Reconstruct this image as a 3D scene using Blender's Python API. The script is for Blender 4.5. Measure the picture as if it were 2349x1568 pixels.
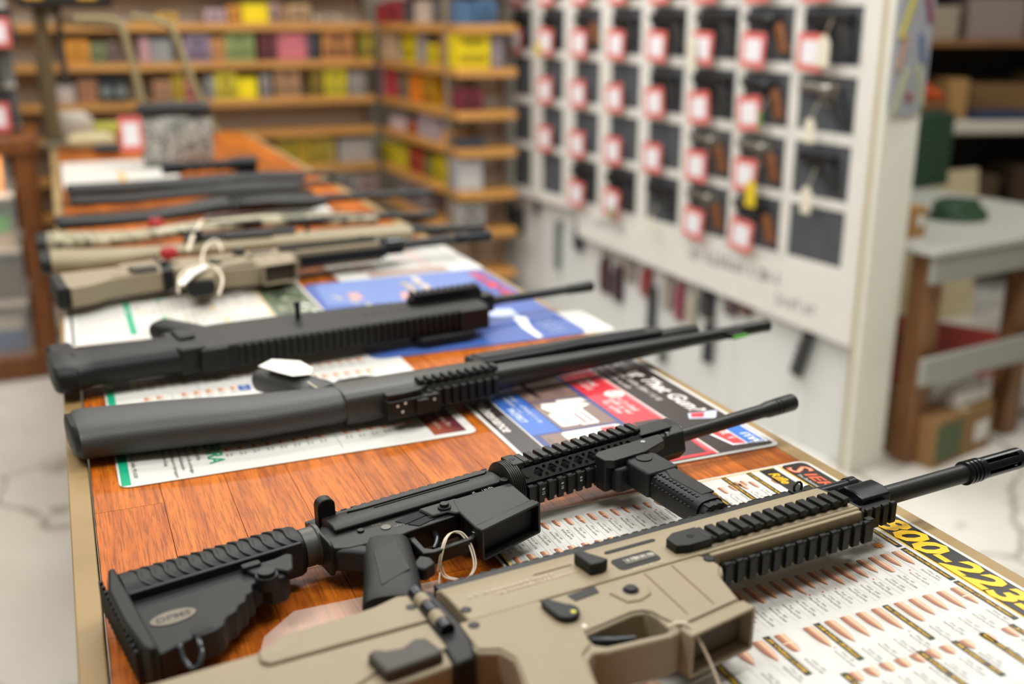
import bpy, bmesh, math, random
from mathutils import Vector, Matrix
for o in list(bpy.data.objects): bpy.data.objects.remove(o)
SC = bpy.context.scene
COL = SC.collection
R = math.radians
T = 0.95            # counter top above the floor
HC = 0.475          # camera above the counter top
W0, H0, FPX = 2349, 1568, 2420.0

# ---------------------------------------------------------------- camera
def _n(a):
    l = math.sqrt(sum(x*x for x in a)); return tuple(x/l for x in a)
def _x(a, b): return (a[1]*b[2]-a[2]*b[1], a[2]*b[0]-a[0]*b[2], a[0]*b[1]-a[1]*b[0])
_Y = _n((100-W0/2, 35-H0/2, FPX))
_Z = _x(_Y, (1, 0, 0)); _Z = _n(_Z)
if _Z[1] > 0: _Z = tuple(-a for a in _Z)
_X = _x(_Y, _Z)
cam_d = bpy.data.cameras.new('camera'); cam = bpy.data.objects.new('camera', cam_d); COL.objects.link(cam)
rt = Vector((_X[0], _Y[0], _Z[0])); up = -Vector((_X[1], _Y[1], _Z[1])); fw = Vector((_X[2], _Y[2], _Z[2]))
m = Matrix.Identity(4)
for i in range(3):
    m[i][0], m[i][1], m[i][2] = rt[i], up[i], -fw[i]
m.translation = (0, 0, T+HC)
cam.matrix_world = m
cam_d.sensor_width = 36.0; cam_d.lens = FPX/W0*36.0
cam_d.clip_start = 0.05; cam_d.clip_end = 60
cam_d.dof.use_dof = True; cam_d.dof.focus_distance = 1.0; cam_d.dof.aperture_fstop = 2.6
cam_d.dof.aperture_blades = 0
SC.camera = cam
# ---------------------------------------------------------------- world, exposure, room lights
wd = bpy.data.worlds.new('room_air'); SC.world = wd; wd.use_nodes = True
bg = wd.node_tree.nodes['Background']; bg.inputs[0].default_value = (1.0, .99, .97, 1); bg.inputs[1].default_value = 0.30
vs = SC.view_settings
vs.view_transform = 'Standard'; vs.look = 'None'; vs.gamma = 1.0; vs.use_curve_mapping = False; vs.exposure = -0.62
SC.display_settings.display_device = 'sRGB'
LAMPS = [(-1.0, 1.0), (.45, .55), (.45, 2.6), (.45, 4.6), (1.5, 1.4), (1.5, 3.6), (3.6, 2.4), (-1.1, 3.4)]   # ceiling fixtures (x, y)
LAMP_W = 30.0
CEIL = 2.9

# ---------------------------------------------------------------- pixel -> place helpers (heights above the counter top)
def ray(px, py):
    v = (px-W0/2, py-H0/2, FPX)
    return [sum(a*b for a, b in zip(v, B)) for B in (_X, _Y, _Z)]
def onz(px, py, z=0.0):
    r = ray(px, py); t = (z-HC)/r[2]; return (r[0]*t, r[1]*t)
def ony(px, py, Y):
    r = ray(px, py); t = Y/r[1]; return (r[0]*t, HC+r[2]*t)
def onplane(px, py, p0, nrm):
    r = ray(px, py); e = (p0[0], p0[1]); t = (e[0]*nrm[0]+e[1]*nrm[1])/(r[0]*nrm[0]+r[1]*nrm[1])
    return (r[0]*t, r[1]*t, HC+r[2]*t)

# ---------------------------------------------------------------- materials
MATS = {}
def lin(c):
    return tuple((x/12.92 if x <= .04045 else ((x+.055)/1.055)**2.4) for x in c)
def hexc(h): return lin(tuple(int(h[i:i+2], 16)/255 for i in (0, 2, 4)))
def newmat(name):
    m = bpy.data.materials.new(name); m.use_nodes = True
    nt = m.node_tree; return m, nt, nt.nodes['Principled BSDF']
def mat(name, col, rough=.5, metal=0., noise=.12, scale=60., bump=0., bscale=400., spec=.5, objvar=0., coat=0.):
    """painted / moulded surface: base colour with slight mottling and fine grain relief"""
    if name in MATS: return MATS[name]
    m, nt, b = newmat(name)
    c = hexc(col) if isinstance(col, str) else col
    tc = nt.nodes.new('ShaderNodeTexCoord')
    nz = nt.nodes.new('ShaderNodeTexNoise'); nz.inputs['Scale'].default_value = scale; nz.inputs['Detail'].default_value = 4
    nt.links.new(tc.outputs['Object'], nz.inputs['Vector'])
    mx = nt.nodes.new('ShaderNodeMix'); mx.data_type = 'RGBA'
    mx.inputs['A'].default_value = (*[x*(1-noise) for x in c], 1); mx.inputs['B'].default_value = (*[min(1, x*(1+noise)) for x in c], 1)
    nt.links.new(nz.outputs['Fac'], mx.inputs['Factor'])
    out = mx.outputs['Result']
    if objvar:
        oi = nt.nodes.new('ShaderNodeObjectInfo'); hs = nt.nodes.new('ShaderNodeHueSaturation')
        mr = nt.nodes.new('ShaderNodeMapRange'); mr.inputs['To Min'].default_value = 1-objvar; mr.inputs['To Max'].default_value = 1+objvar
        nt.links.new(oi.outputs['Random'], mr.inputs['Value']); nt.links.new(mr.outputs['Result'], hs.inputs['Value'])
        nt.links.new(out, hs.inputs['Color']); out = hs.outputs['Color']
    nt.links.new(out, b.inputs['Base Color'])
    b.inputs['Roughness'].default_value = rough; b.inputs['Metallic'].default_value = metal
    b.inputs['Specular IOR Level'].default_value = spec; b.inputs['Coat Weight'].default_value = coat
    if bump:
        n2 = nt.nodes.new('ShaderNodeTexNoise'); n2.inputs['Scale'].default_value = bscale; n2.inputs['Detail'].default_value = 2
        nt.links.new(tc.outputs['Object'], n2.inputs['Vector'])
        bp = nt.nodes.new('ShaderNodeBump'); bp.inputs['Strength'].default_value = bump; bp.inputs['Distance'].default_value = .0006
        nt.links.new(n2.outputs['Fac'], bp.inputs['Height']); nt.links.new(bp.outputs['Normal'], b.inputs['Normal'])
    MATS[name] = m; return m
def wood(name, c1, c2, rough=.4, scale=(6, 60, 60), dist=2.0, var=.12, pores=0.0, axis=1, spec=.5):
    """grain stretched along one object axis, each board shifted and toned by its own random value"""
    if name in MATS: return MATS[name]
    m, nt, b = newmat(name)
    tc = nt.nodes.new('ShaderNodeTexCoord'); oi = nt.nodes.new('ShaderNodeObjectInfo')
    mp = nt.nodes.new('ShaderNodeMapping'); mp.inputs['Scale'].default_value = scale
    ad = nt.nodes.new('ShaderNodeVectorMath'); ad.operation = 'ADD'
    ml = nt.nodes.new('ShaderNodeMath'); ml.operation = 'MULTIPLY'; ml.inputs[1].default_value = 17.0
    nt.links.new(oi.outputs['Random'], ml.inputs[0]); nt.links.new(tc.outputs['Object'], ad.inputs[0]); nt.links.new(ml.outputs[0], ad.inputs[1])
    nt.links.new(ad.outputs[0], mp.inputs['Vector'])
    nz = nt.nodes.new('ShaderNodeTexNoise'); nz.inputs['Scale'].default_value = 1.0; nz.inputs['Detail'].default_value = 6; nz.inputs['Distortion'].default_value = dist
    nt.links.new(mp.outputs['Vector'], nz.inputs['Vector'])
    cr = nt.nodes.new('ShaderNodeValToRGB')
    cr.color_ramp.elements[0].position = .3; cr.color_ramp.elements[0].color = (*hexc(c1), 1)
    cr.color_ramp.elements[1].position = .72; cr.color_ramp.elements[1].color = (*hexc(c2), 1)
    nt.links.new(nz.outputs['Fac'], cr.inputs['Fac'])
    out = cr.outputs['Color']
    if pores:
        mp2 = nt.nodes.new('ShaderNodeMapping'); mp2.inputs['Scale'].default_value = [620 if i != axis else 26 for i in range(3)]
        nt.links.new(ad.outputs[0], mp2.inputs['Vector'])
        n3 = nt.nodes.new('ShaderNodeTexNoise'); n3.inputs['Scale'].default_value = 1.0; n3.inputs['Detail'].default_value = 3; n3.inputs['Distortion'].default_value = .6
        nt.links.new(mp2.outputs['Vector'], n3.inputs['Vector'])
        r3 = nt.nodes.new('ShaderNodeValToRGB'); r3.color_ramp.elements[0].position = .38; r3.color_ramp.elements[0].color = (1-pores,)*3+(1,)
        r3.color_ramp.elements[1].position = .52; r3.color_ramp.elements[1].color = (1, 1, 1, 1)
        nt.links.new(n3.outputs['Fac'], r3.inputs['Fac'])
        mu = nt.nodes.new('ShaderNodeMix'); mu.data_type = 'RGBA'; mu.blend_type = 'MULTIPLY'; mu.inputs['Factor'].default_value = 1
        nt.links.new(out, mu.inputs['A']); nt.links.new(r3.outputs['Color'], mu.inputs['B']); out = mu.outputs['Result']
    hs = nt.nodes.new('ShaderNodeHueSaturation'); mr = nt.nodes.new('ShaderNodeMapRange')
    mr.inputs['To Min'].default_value = 1-var; mr.inputs['To Max'].default_value = 1+var
    nt.links.new(oi.outputs['Random'], mr.inputs['Value']); nt.links.new(mr.outputs['Result'], hs.inputs['Value']); nt.links.new(out, hs.inputs['Color'])
    nt.links.new(hs.outputs['Color'], b.inputs['Base Color']); b.inputs['Roughness'].default_value = rough; b.inputs['Specular IOR Level'].default_value = spec
    MATS[name] = m; return m
def printmat():
    if 'printed_ink' in MATS: return MATS['printed_ink']
    m, nt, b = newmat('printed_ink')
    at = nt.nodes.new('ShaderNodeAttribute'); at.attribute_name = 'Col'
    nt.links.new(at.outputs['Color'], b.inputs['Base Color']); b.inputs['Roughness'].default_value = .38
    MATS['printed_ink'] = m; return m
def emit(name, col, s):
    if name in MATS: return MATS[name]
    m, nt, b = newmat(name); b.inputs['Base Color'].default_value = (*col, 1)
    b.inputs['Emission Color'].default_value = (*col, 1); b.inputs['Emission Strength'].default_value = s
    MATS[name] = m; return m

K_METAL = mat('black_anodised_metal', '171715', .45, 0.0, .12, 90, .12, 900, spec=.3)
K_POLY = mat('black_polymer', '181919', .5, 0, .08, 70, .25, 700, spec=.3)
K_STEEL = mat('dark_steel_barrel', '1d1d1c', .42, .2, .2, 120, .08, 900)
K_GLOSS = mat('blued_steel', '22252a', .24, .6, .1, 80)
G_POLY = mat('charcoal_polymer', '353637', .5, 0, .08, 40, .2, 600)
FDE = mat('desert_tan_paint', '8d8168', .5, 0, .06, 50, .08, 900, spec=.4)
FDE2 = mat('desert_tan_polymer', '8c8069', .55, 0, .06, 50, .12, 800, spec=.4)
OLV = mat('olive_tan_polymer', '877c5f', .55, 0, .06, 50)
BLK = mat('dark_recess', '141414', .7, 0, .05)
CHROME = mat('bright_steel', '8f9296', .22, .9, .06)
WHITE_PLY = mat('white_card', 'dcdad3', .55, 0, .03)
STRING = mat('cotton_string', 'd8cdb8', .8, 0, .08)
RED_PL = mat('red_plastic', 'b0282c', .35, 0, .05)

# ---------------------------------------------------------------- mesh helpers
def link(o, parent=None):
    COL.objects.link(o)
    if parent is not None: o.parent = parent
    return o
def fin(name, bm, material, parent=None, bevel=0., seg=2, smooth=True, ang=35):
    me = bpy.data.meshes.new(name)
    bmesh.ops.recalc_face_normals(bm, faces=bm.faces)
    bm.to_mesh(me); bm.free()
    me.materials.append(material)
    if smooth:
        me.shade_smooth(); me.set_sharp_from_angle(angle=R(ang))
    o = bpy.data.objects.new(name, me); link(o, parent)
    if bevel:
        md = o.modifiers.new('bevel', 'BEVEL'); md.width = bevel; md.segments = seg; md.limit_method = 'ANGLE'; md.angle_limit = R(30)
        md.harden_normals = False
    return o
def tag(o, label=None, cat=None, group=None, kind=None):
    if label: o['label'] = label
    if cat: o['category'] = cat
    if group: o['group'] = group
    if kind: o['kind'] = kind
    return o
def empty(name, loc=(0, 0, 0), rz=0, mtx=None):
    o = bpy.data.objects.new(name, None); o.empty_display_size = .05
    if mtx is not None: o.matrix_world = mtx
    else: o.location = loc; o.rotation_euler = (0, 0, rz)
    return link(o)
AX = {'w': lambda a, b, h: (a, b, h), 'u': lambda a, b, h: (h, a, b), 'v': lambda a, b, h: (a, h, b)}
def add_prism(bm, pts, h0, h1, axis='w', holes=()):
    f = AX[axis]
    loops = [pts]+list(holes)
    if not holes:
        lo = [bm.verts.new(f(a, b, h0)) for a, b in pts]; hi = [bm.verts.new(f(a, b, h1)) for a, b in pts]
        bm.faces.new(lo); bm.faces.new(hi[::-1]); n = len(pts)
        for i in range(n): bm.faces.new((lo[i], lo[(i+1) % n], hi[(i+1) % n], hi[i]))
        return
    all_ = []
    for h in (h0, h1):
        es = []; vl = []
        for L in loops:
            vs_ = [bm.verts.new(f(a, b, h)) for a, b in L]; vl.append(vs_)
            es += [bm.edges.new((vs_[i], vs_[(i+1) % len(vs_)])) for i in range(len(vs_))]
        bmesh.ops.triangle_fill(bm, use_beauty=True, use_dissolve=False, edges=es); all_.append(vl)
    for la, lb in zip(*all_):
        n = len(la)
        for i in range(n): bm.faces.new((la[i], la[(i+1) % n], lb[(i+1) % n], lb[i]))
def prism(name, pts, h0, h1, material, parent, bevel=.001, axis='w', holes=(), seg=2):
    bm = bmesh.new(); add_prism(bm, pts, h0, h1, axis, holes); return fin(name, bm, material, parent, bevel, seg)
def rect(a0, a1, b0, b1): return [(a0, b0), (a1, b0), (a1, b1), (a0, b1)]
def rrect(a0, a1, b0, b1, r, n=4):
    p = []
    for cx, cy, s in ((a1-r, b1-r, 0), (a0+r, b1-r, 90), (a0+r, b0+r, 180), (a1-r, b0+r, 270)):
        for i in range(n+1):
            t = R(s+90*i/n); p.append((cx+r*math.cos(t), cy+r*math.sin(t)))
    return p
def circ(a, b, r, n=16, rb=None): return [(a+r*math.cos(2*math.pi*i/n), b+(rb or r)*math.sin(2*math.pi*i/n)) for i in range(n)]
def add_box(bm, u0, u1, v0, v1, w0, w1): add_prism(bm, rect(u0, u1, v0, v1), w0, w1)
def box(name, u0, u1, v0, v1, w0, w1, material, parent, bevel=.001, seg=2):
    bm = bmesh.new(); add_box(bm, u0, u1, v0, v1, w0, w1); return fin(name, bm, material, parent, bevel, seg)
def add_lathe(bm, prof, c=(0, 0), axis='u', n=24, caps=True):
    f = AX[axis]; rings = []
    for h, r in prof: rings.append([bm.verts.new(f(c[0]+r*math.cos(2*math.pi*i/n), c[1]+r*math.sin(2*math.pi*i/n), h)) for i in range(n)])
    for a, b in zip(rings, rings[1:]):
        for i in range(n): bm.faces.new((a[i], a[(i+1) % n], b[(i+1) % n], b[i]))
    if caps: bm.faces.new(rings[0]); bm.faces.new(rings[-1][::-1])
def lathe(name, prof, material, parent, c=(0, 0), axis='u', n=24, bevel=0, caps=True):
    bm = bmesh.new(); add_lathe(bm, prof, c, axis, n, caps); return fin(name, bm, material, parent, bevel)
def sup(t, e):
    c, s = math.cos(t), math.sin(t); return math.copysign(abs(c)**(2/e), c), math.copysign(abs(s)**(2/e), s)
def add_loft(bm, st, e=2.6, n=20):
    """stations (u, v, w, half_v, half_w) along u"""
    rings = []
    for s in st:
        u, v, w, hv, hw = s[:5]; ee = s[5] if len(s) > 5 else e
        rings.append([bm.verts.new((u, v+hv*sup(2*math.pi*i/n, ee)[0], w+hw*sup(2*math.pi*i/n, ee)[1])) for i in range(n)])
    for a, b in zip(rings, rings[1:]):
        for i in range(n): bm.faces.new((a[i], a[(i+1) % n], b[(i+1) % n], b[i]))
    bm.faces.new(rings[0]); bm.faces.new(rings[-1][::-1])
def loft(name, st, material, parent, e=2.6, n=24, bevel=0):
    bm = bmesh.new(); add_loft(bm, st, e, n); return fin(name, bm, material, parent, bevel, ang=50)
def add_path(bm, st, e=2.6, n=20):
    """stations (u, v, w, dir_deg, half_across, half_w): rings square to dir in the uv plane"""
    rings = []
    for u, v, w, d, ha, hw in st:
        nx, ny = -math.sin(R(d)), math.cos(R(d)); L = []
        for i in range(n):
            a, b = sup(2*math.pi*i/n, e); L.append(bm.verts.new((u+nx*ha*a, v+ny*ha*a, w+hw*b)))
        rings.append(L)
    for a, b in zip(rings, rings[1:]):
        for i in range(n): bm.faces.new((a[i], a[(i+1) % n], b[(i+1) % n], b[i]))
    bm.faces.new(rings[0]); bm.faces.new(rings[-1][::-1])
def pathloft(name, st, material, parent, e=2.6, n=24, bevel=0):
    bm = bmesh.new(); add_path(bm, st, e, n); return fin(name, bm, material, parent, bevel, ang=50)
def add_tube(bm, pts, r, n=8, closed=False):
    P = [Vector(p) for p in pts]; rings = []; N = len(P); prev = None
    for i in range(N):
        if closed: t = (P[(i+1) % N]-P[i-1]).normalized()
        else: t = (P[min(i+1, N-1)]-P[max(i-1, 0)]).normalized()
        if prev is None:
            a = Vector((0, 0, 1)) if abs(t.z) < .9 else Vector((1, 0, 0)); x = t.cross(a).normalized()
        else: x = (prev-t*prev.dot(t)).normalized()
        prev = x; y = t.cross(x); rr = r[i] if isinstance(r, (list, tuple)) else r
        rings.append([bm.verts.new(P[i]+x*rr*math.cos(2*math.pi*k/n)+y*rr*math.sin(2*math.pi*k/n)) for k in range(n)])
    rng = range(N if closed else N-1)
    for i in rng:
        a, b = rings[i], rings[(i+1) % N]
        for k in range(n): bm.faces.new((a[k], a[(k+1) % n], b[(k+1) % n], b[k]))
    if not closed: bm.faces.new(rings[0]); bm.faces.new(rings[-1][::-1])
def tube(name, pts, r, material, parent, n=8, closed=False):
    bm = bmesh.new(); add_tube(bm, pts, r, n, closed); return fin(name, bm, material, parent)
def smoothpts(pts, k=6):
    P = [Vector(p) for p in pts]; out = []
    for i in range(len(P)-1):
        p0, p1, p2, p3 = P[max(i-1, 0)], P[i], P[i+1], P[min(i+2, len(P)-1)]
        for j in range(k):
            t = j/k; out.append(.5*((2*p1)+(p2-p0)*t+(2*p0-5*p1+4*p2-p3)*t*t+(3*p1-p0-3*p2+p3)*t**3))
    out.append(P[-1]); return out
def add_rail(bm, u0, u1, face, base, c=0., side='v-', pitch=.010, tooth=.0052, half=.0106, depth=.003, bw=.78):
    """accessory rail: solid base and a row of teeth. face: outer height, base: inner height (signed, along side axis)"""
    sg = 1 if face > base else -1
    def add(ua, ub, h_in, h_out, hw, ch):
        sec = [(c-hw, h_in), (c+hw, h_in), (c+hw, h_out-sg*ch), (c+hw-ch, h_out), (c-hw+ch, h_out), (c-hw, h_out-sg*ch)]
        if side[0] == 'w': pts = [(a, b) for a, b in sec]            # section in (v, w)
        else: pts = [(b, a) for a, b in sec]
        add_prism(bm, pts, ua, ub, 'u')
    add(u0, u1, base, face-sg*depth, half*bw, .0006)
    n = max(1, int(round((u1-u0-tooth)/pitch))); p = (u1-u0-tooth)/n
    for i in range(n+1): add(u0+i*p, u0+i*p+tooth, face-sg*depth*1.6, face, half, .0016)
def rail(name, u0, u1, face, base, material, parent, c=0., side='v-', **k):
    bm = bmesh.new(); add_rail(bm, u0, u1, face, base, c, side, **k); return fin(name, bm, material, parent, .0003, 1)
def frame(o, ang, pitch=0., roll=0.):
    """gun frame: u along the barrel, v across (away from the lens), w up; o is above the counter top"""
    a, p = R(ang), R(pitch)
    d = Vector((math.cos(a)*math.cos(p), math.sin(a)*math.cos(p), math.sin(p))); n = Vector((-math.sin(a), math.cos(a), 0)); w = d.cross(n)
    m = Matrix.Identity(4)
    for i in range(3): m[i][0], m[i][1], m[i][2] = d[i], n[i], w[i]
    m.translation = (o[0], o[1], o[2]+T)
    if roll: m = m @ Matrix.Rotation(R(roll), 4, 'X')
    return m
def copy_tree(o, parent=None):
    c = o.copy(); COL.objects.link(c); c.parent = parent
    for ch in list(o.children): copy_tree(ch, c)
    return c
# ---------------------------------------------------------------- lettering
_TX = {}
def text_tris(s, bold=0., shear=0.):
    k = (s, bold, shear)
    if k not in _TX:
        cu = bpy.data.curves.new('t', 'FONT'); cu.body = s; cu.size = 1; cu.offset = bold; cu.shear = shear; cu.resolution_u = 2
        ob = bpy.data.objects.new('t', cu); COL.objects.link(ob)
        dg = bpy.context.evaluated_depsgraph_get(); dg.update()
        me = ob.evaluated_get(dg).to_mesh(); me.calc_loop_triangles()
        vs_ = [(v.co.x, v.co.y) for v in me.vertices]; tr = [tuple(t.vertices) for t in me.loop_triangles]
        wd_ = max((v[0] for v in vs_), default=1)
        ob.evaluated_get(dg).to_mesh_clear(); bpy.data.objects.remove(ob); bpy.data.curves.remove(cu)
        _TX[k] = (vs_, tr, wd_)
    return _TX[k]
class Sheet:
    """flat print: coloured polygons collected in one mesh"""
    def __init__(s, z=0.0): s.v = []; s.f = []; s.c = []; s.z = z
    def poly(s, pts, col, layer=1, cols=None):
        b = len(s.v); s.v += [(x, y, s.z+layer*.00018) for x, y in pts]; s.f.append(tuple(range(b, b+len(pts))))
        c = hexc(col or '000000') if isinstance(col, str) else col
        s.c.append([(*(hexc(q) if isinstance(q, str) else q), 1) for q in cols] if cols else [(*c, 1)]*len(pts))
    def rect(s, x, y, w, h, col, layer=1): s.poly([(x, y), (x+w, y), (x+w, y+h), (x, y+h)], col, layer)
    def text(s, t, x, y, size, col, layer=2, bold=0., shear=0., width=None, rot=0.):
        vs_, tr, wd_ = text_tris(t, bold, shear); sx = size if width is None else width/wd_
        ca, sa = math.cos(R(rot)), math.sin(R(rot))
        b = len(s.v); s.v += [(x+a*sx*ca-q*size*sa, y+a*sx*sa+q*size*ca, s.z+layer*.00018) for a, q in vs_]
        c = (*hexc(col), 1)
        for t_ in tr: s.f.append(tuple(b+i for i in t_)); s.c.append([c]*3)
    def scrib(s, x, y, w, h, col, layer=2):
        """lettering too blurred to read: a run of upright strokes with word gaps"""
        r = random.Random(int(x*9e4)+int(y*7e4)); p = x
        while p < x+w:
            if r.random() < .16: p += h*.35; continue
            bw = h*r.uniform(.10, .20); a = r.choice((0, 0, 0, -.12)); b = r.choice((.5, .5, .52, .72))
            s.poly([(p, y+a*h), (p+bw, y+a*h), (p+bw+h*.05, y+b*h), (p+h*.05, y+b*h)], col, layer)
            if r.random() < .6: q = r.choice((0, .42)); s.poly([(p, y+q*h), (p+h*.34, y+q*h), (p+h*.34, y+(q+.1)*h), (p, y+(q+.1)*h)], col, layer)
            p += h*r.uniform(.26, .40)
    def bullet(s, x, y, L, D, layer=2, tip='8a5a40', flat=False, band=False):
        """copper bullet picture pointing along +x, shaded print across its width"""
        pr = [(0, .42), (.06, .5), (.45, .5), (.62, .46), (.76, .36), (.88, .22), (1, .03)] if not flat else [(0, .45), (.05, .5), (.6, .5), (.8, .45), (.93, .34), (1, .22)]
        tones = ['c99a7c', 'e4c0a2', 'ab7456', '82503a']; fr = [1, .45, -.1, -1]
        for (a, ra), (b_, rb) in zip(pr, pr[1:]):
            for k in range(3):
                q = [(x+a*L, y+fr[k]*ra*D), (x+b_*L, y+fr[k]*rb*D), (x+b_*L, y+fr[k+1]*rb*D), (x+a*L, y+fr[k+1]*ra*D)]
                s.poly(q, '', layer, [tones[k], tones[k], tones[k+1], tones[k+1]])
        if band: s.rect(x+L*.5, y-.5*D, L*.04, D, 'f3d9bf', layer+1)
    def build(s, name, parent):
        me = bpy.data.meshes.new(name); me.from_pydata(s.v, [], s.f)
        ca = me.color_attributes.new('Col', 'FLOAT_COLOR', 'CORNER'); i = 0
        flat = [x for f in s.c for q in f for x in q]; ca.data.foreach_set('color', flat)
        me.materials.append(printmat()); me.update()
        return link(bpy.data.objects.new(name, me), parent)
# ================================================================ room shell
def tex_floor():
    m, nt, b = newmat('polished_concrete')
    tc = nt.nodes.new('ShaderNodeTexCoord')
    n1 = nt.nodes.new('ShaderNodeTexNoise'); n1.inputs['Scale'].default_value = 1.6; n1.inputs['Detail'].default_value = 6
    nt.links.new(tc.outputs['Object'], n1.inputs['Vector'])
    cr = nt.nodes.new('ShaderNodeValToRGB'); cr.color_ramp.elements[0].position = .3; cr.color_ramp.elements[0].color = (*hexc('cfccc2'), 1)
    cr.color_ramp.elements[1].position = .7; cr.color_ramp.elements[1].color = (*hexc('e6e4dd'), 1)
    nt.links.new(n1.outputs['Fac'], cr.inputs['Fac'])
    n2 = nt.nodes.new('ShaderNodeTexNoise'); n2.inputs['Scale'].default_value = 2.2; n2.inputs['Detail'].default_value = 4
    nt.links.new(tc.outputs['Object'], n2.inputs['Vector'])
    mv = nt.nodes.new('ShaderNodeMix'); mv.data_type = 'RGBA'; mv.inputs['Factor'].default_value = .25
    nt.links.new(tc.outputs['Object'], mv.inputs['A']); nt.links.new(n2.outputs['Color'], mv.inputs['B'])
    vo = nt.nodes.new('ShaderNodeTexVoronoi'); vo.feature = 'DISTANCE_TO_EDGE'; vo.inputs['Scale'].default_value = 1.7
    nt.links.new(mv.outputs['Result'], vo.inputs['Vector'])
    c2 = nt.nodes.new('ShaderNodeValToRGB'); c2.color_ramp.elements[0].position = .0; c2.color_ramp.elements[0].color = (.33, .32, .27, 1)
    c2.color_ramp.elements[1].position = .014; c2.color_ramp.elements[1].color = (1, 1, 1, 1)
    nt.links.new(vo.outputs['Distance'], c2.inputs['Fac'])
    n4 = nt.nodes.new('ShaderNodeTexNoise'); n4.inputs['Scale'].default_value = 5.5; n4.inputs['Detail'].default_value = 3
    nt.links.new(tc.outputs['Object'], n4.inputs['Vector'])
    c4 = nt.nodes.new('ShaderNodeValToRGB'); c4.color_ramp.elements[0].position = .27; c4.color_ramp.elements[0].color = (.45, .43, .36, 1)
    c4.color_ramp.elements[1].position = .36; c4.color_ramp.elements[1].color = (1, 1, 1, 1); nt.links.new(n4.outputs['Fac'], c4.inputs['Fac'])
    mu = nt.nodes.new('ShaderNodeMix'); mu.data_type = 'RGBA'; mu.blend_type = 'MULTIPLY'; mu.inputs['Factor'].default_value = .9
    nt.links.new(cr.outputs['Color'], mu.inputs['A']); nt.links.new(c2.outputs['Color'], mu.inputs['B'])
    m2 = nt.nodes.new('ShaderNodeMix'); m2.data_type = 'RGBA'; m2.blend_type = 'MULTIPLY'; m2.inputs['Factor'].default_value = .8
    nt.links.new(mu.outputs['Result'], m2.inputs['A']); nt.links.new(c4.outputs['Color'], m2.inputs['B'])
    nt.links.new(m2.outputs['Result'], b.inputs['Base Color']); b.inputs['Roughness'].default_value = .3
    return m
def struct(name, a, b, material):
    o = box(name, a[0], b[0], a[1], b[1], a[2], b[2], material, None, 0); o['kind'] = 'structure'; return o
PAINT = mat('wall_paint_warm', 'a39a8b', .8, 0, .04, 6)
XW0, XW1, YW0, YW1 = -2.6, 5.4, -2.2, 5.95
struct('floor', (XW0, YW0, -.1), (XW1, YW1, 0), tex_floor())
struct('ceiling', (XW0, YW0, CEIL), (XW1, YW1, CEIL+.1), mat('ceiling_white', 'd8d5cc', .85, 0, .03, 8))
struct('wall_back', (XW0, YW1, 0), (XW1, YW1+.1, CEIL), PAINT)
struct('wall_left', (XW0-.1, YW0, 0), (XW0, YW1, CEIL), PAINT)
struct('wall_right', (XW1, YW0, 0), (XW1+.1, YW1, CEIL), PAINT)
struct('wall_front', (XW0, YW0-.1, 0), (XW1, YW0, CEIL), PAINT)
HOUS = mat('white_fixture_metal', 'd9d9d4', .5)
for i, (x, y) in enumerate(LAMPS):
    r = empty('ceiling_light', (x, y, CEIL-.09))
    tag(r, 'fluorescent ceiling fixture above '+('the aisle left of the counter near the front', 'the front end of the counter', 'the middle of the counter', 'the far end of the counter', 'the aisle near the front mats', 'the aisle before the handgun board', 'the grey table', 'the wooden glass cabinet aisle')[i], 'light', 'fluorescent fixtures on the ceiling')
    box('housing', -.62, .62, -.16, .16, .03, .09, HOUS, r, .004)
    for s in (-.07, .07): lathe('tube_lamp', [(-.6, .016), (.6, .016)], emit('fluorescent_tube', (1, .97, .9), 6.0), r, (s, .012), 'u', 12)
    ld = bpy.data.lights.new('fluorescent_glow', 'AREA'); ld.shape = 'RECTANGLE'; ld.size = 1.24; ld.size_y = .34; ld.energy = LAMP_W*(.85 if y < 1 else 1.25 if y > 4 else 1.1 if x > 3 else 1.7 if x > 1 else 1.3 if x < 0 else 1); ld.color = (1, .985, .955)
    lo = bpy.data.objects.new('lamp_glow', ld); link(lo, r); lo.location = (0, 0, -.012)

# ================================================================ counter
CX0, CX1, CY0, CY1 = -.0335, .741, .12, 4.72
TRIMW = wood('pine_trim', '836b40', '9f8658', .5, (3, 3, 60), 1.0, .06)
PLANK = wood('merbau_laminate', '8f4510', 'c46d1d', .40, (70, 4, 70), .8, .3, .42, 1, .2)
cnt = empty('shop_counter', ((CX0+CX1)/2, 2.4, 0)); cnt.location.z = 0
tag(cnt, 'long counter with reddish wood strip top and pale pine edge trim', 'counter')
def cpart(name, x0, x1, y0, y1, z0, z1, material, bev=.0015):
    ox, oy = cnt.location.x, cnt.location.y
    return box(name, x0-ox, x1-ox, y0-oy, y1-oy, z0, z1, material, cnt, bev)
TW = .021
cpart('edge_trim', CX0, CX0+TW, CY0, CY1, T-.045, T+.0005, TRIMW)
cpart('edge_trim', CX1-TW, CX1, CY0, CY1, T-.045, T+.0005, TRIMW)
cpart('end_trim', CX0+TW, CX1-TW, CY1-TW, CY1, T-.045, T+.0005, TRIMW)
cpart('end_trim', CX0+TW, CX1-TW, CY0, CY0+TW, T-.045, T+.0005, TRIMW)
cpart('substrate', CX0+TW+.0015, CX1-TW-.0015, CY0+TW, CY1-TW, T-.04, T-.009, mat('dark_chipboard', '2a2017', .9), 0)
cpart('body', CX0+.05, CX1-.05, CY0+.05, CY1-.05, .08, T-.045, mat('counter_panel', '6b4a2c', .5), .002)
cpart('plinth', CX0+.09, CX1-.09, CY0+.09, CY1-.09, 0, .08, mat('dark_plinth', '2b241d', .7), .001)
rnd = random.Random(5)
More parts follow.
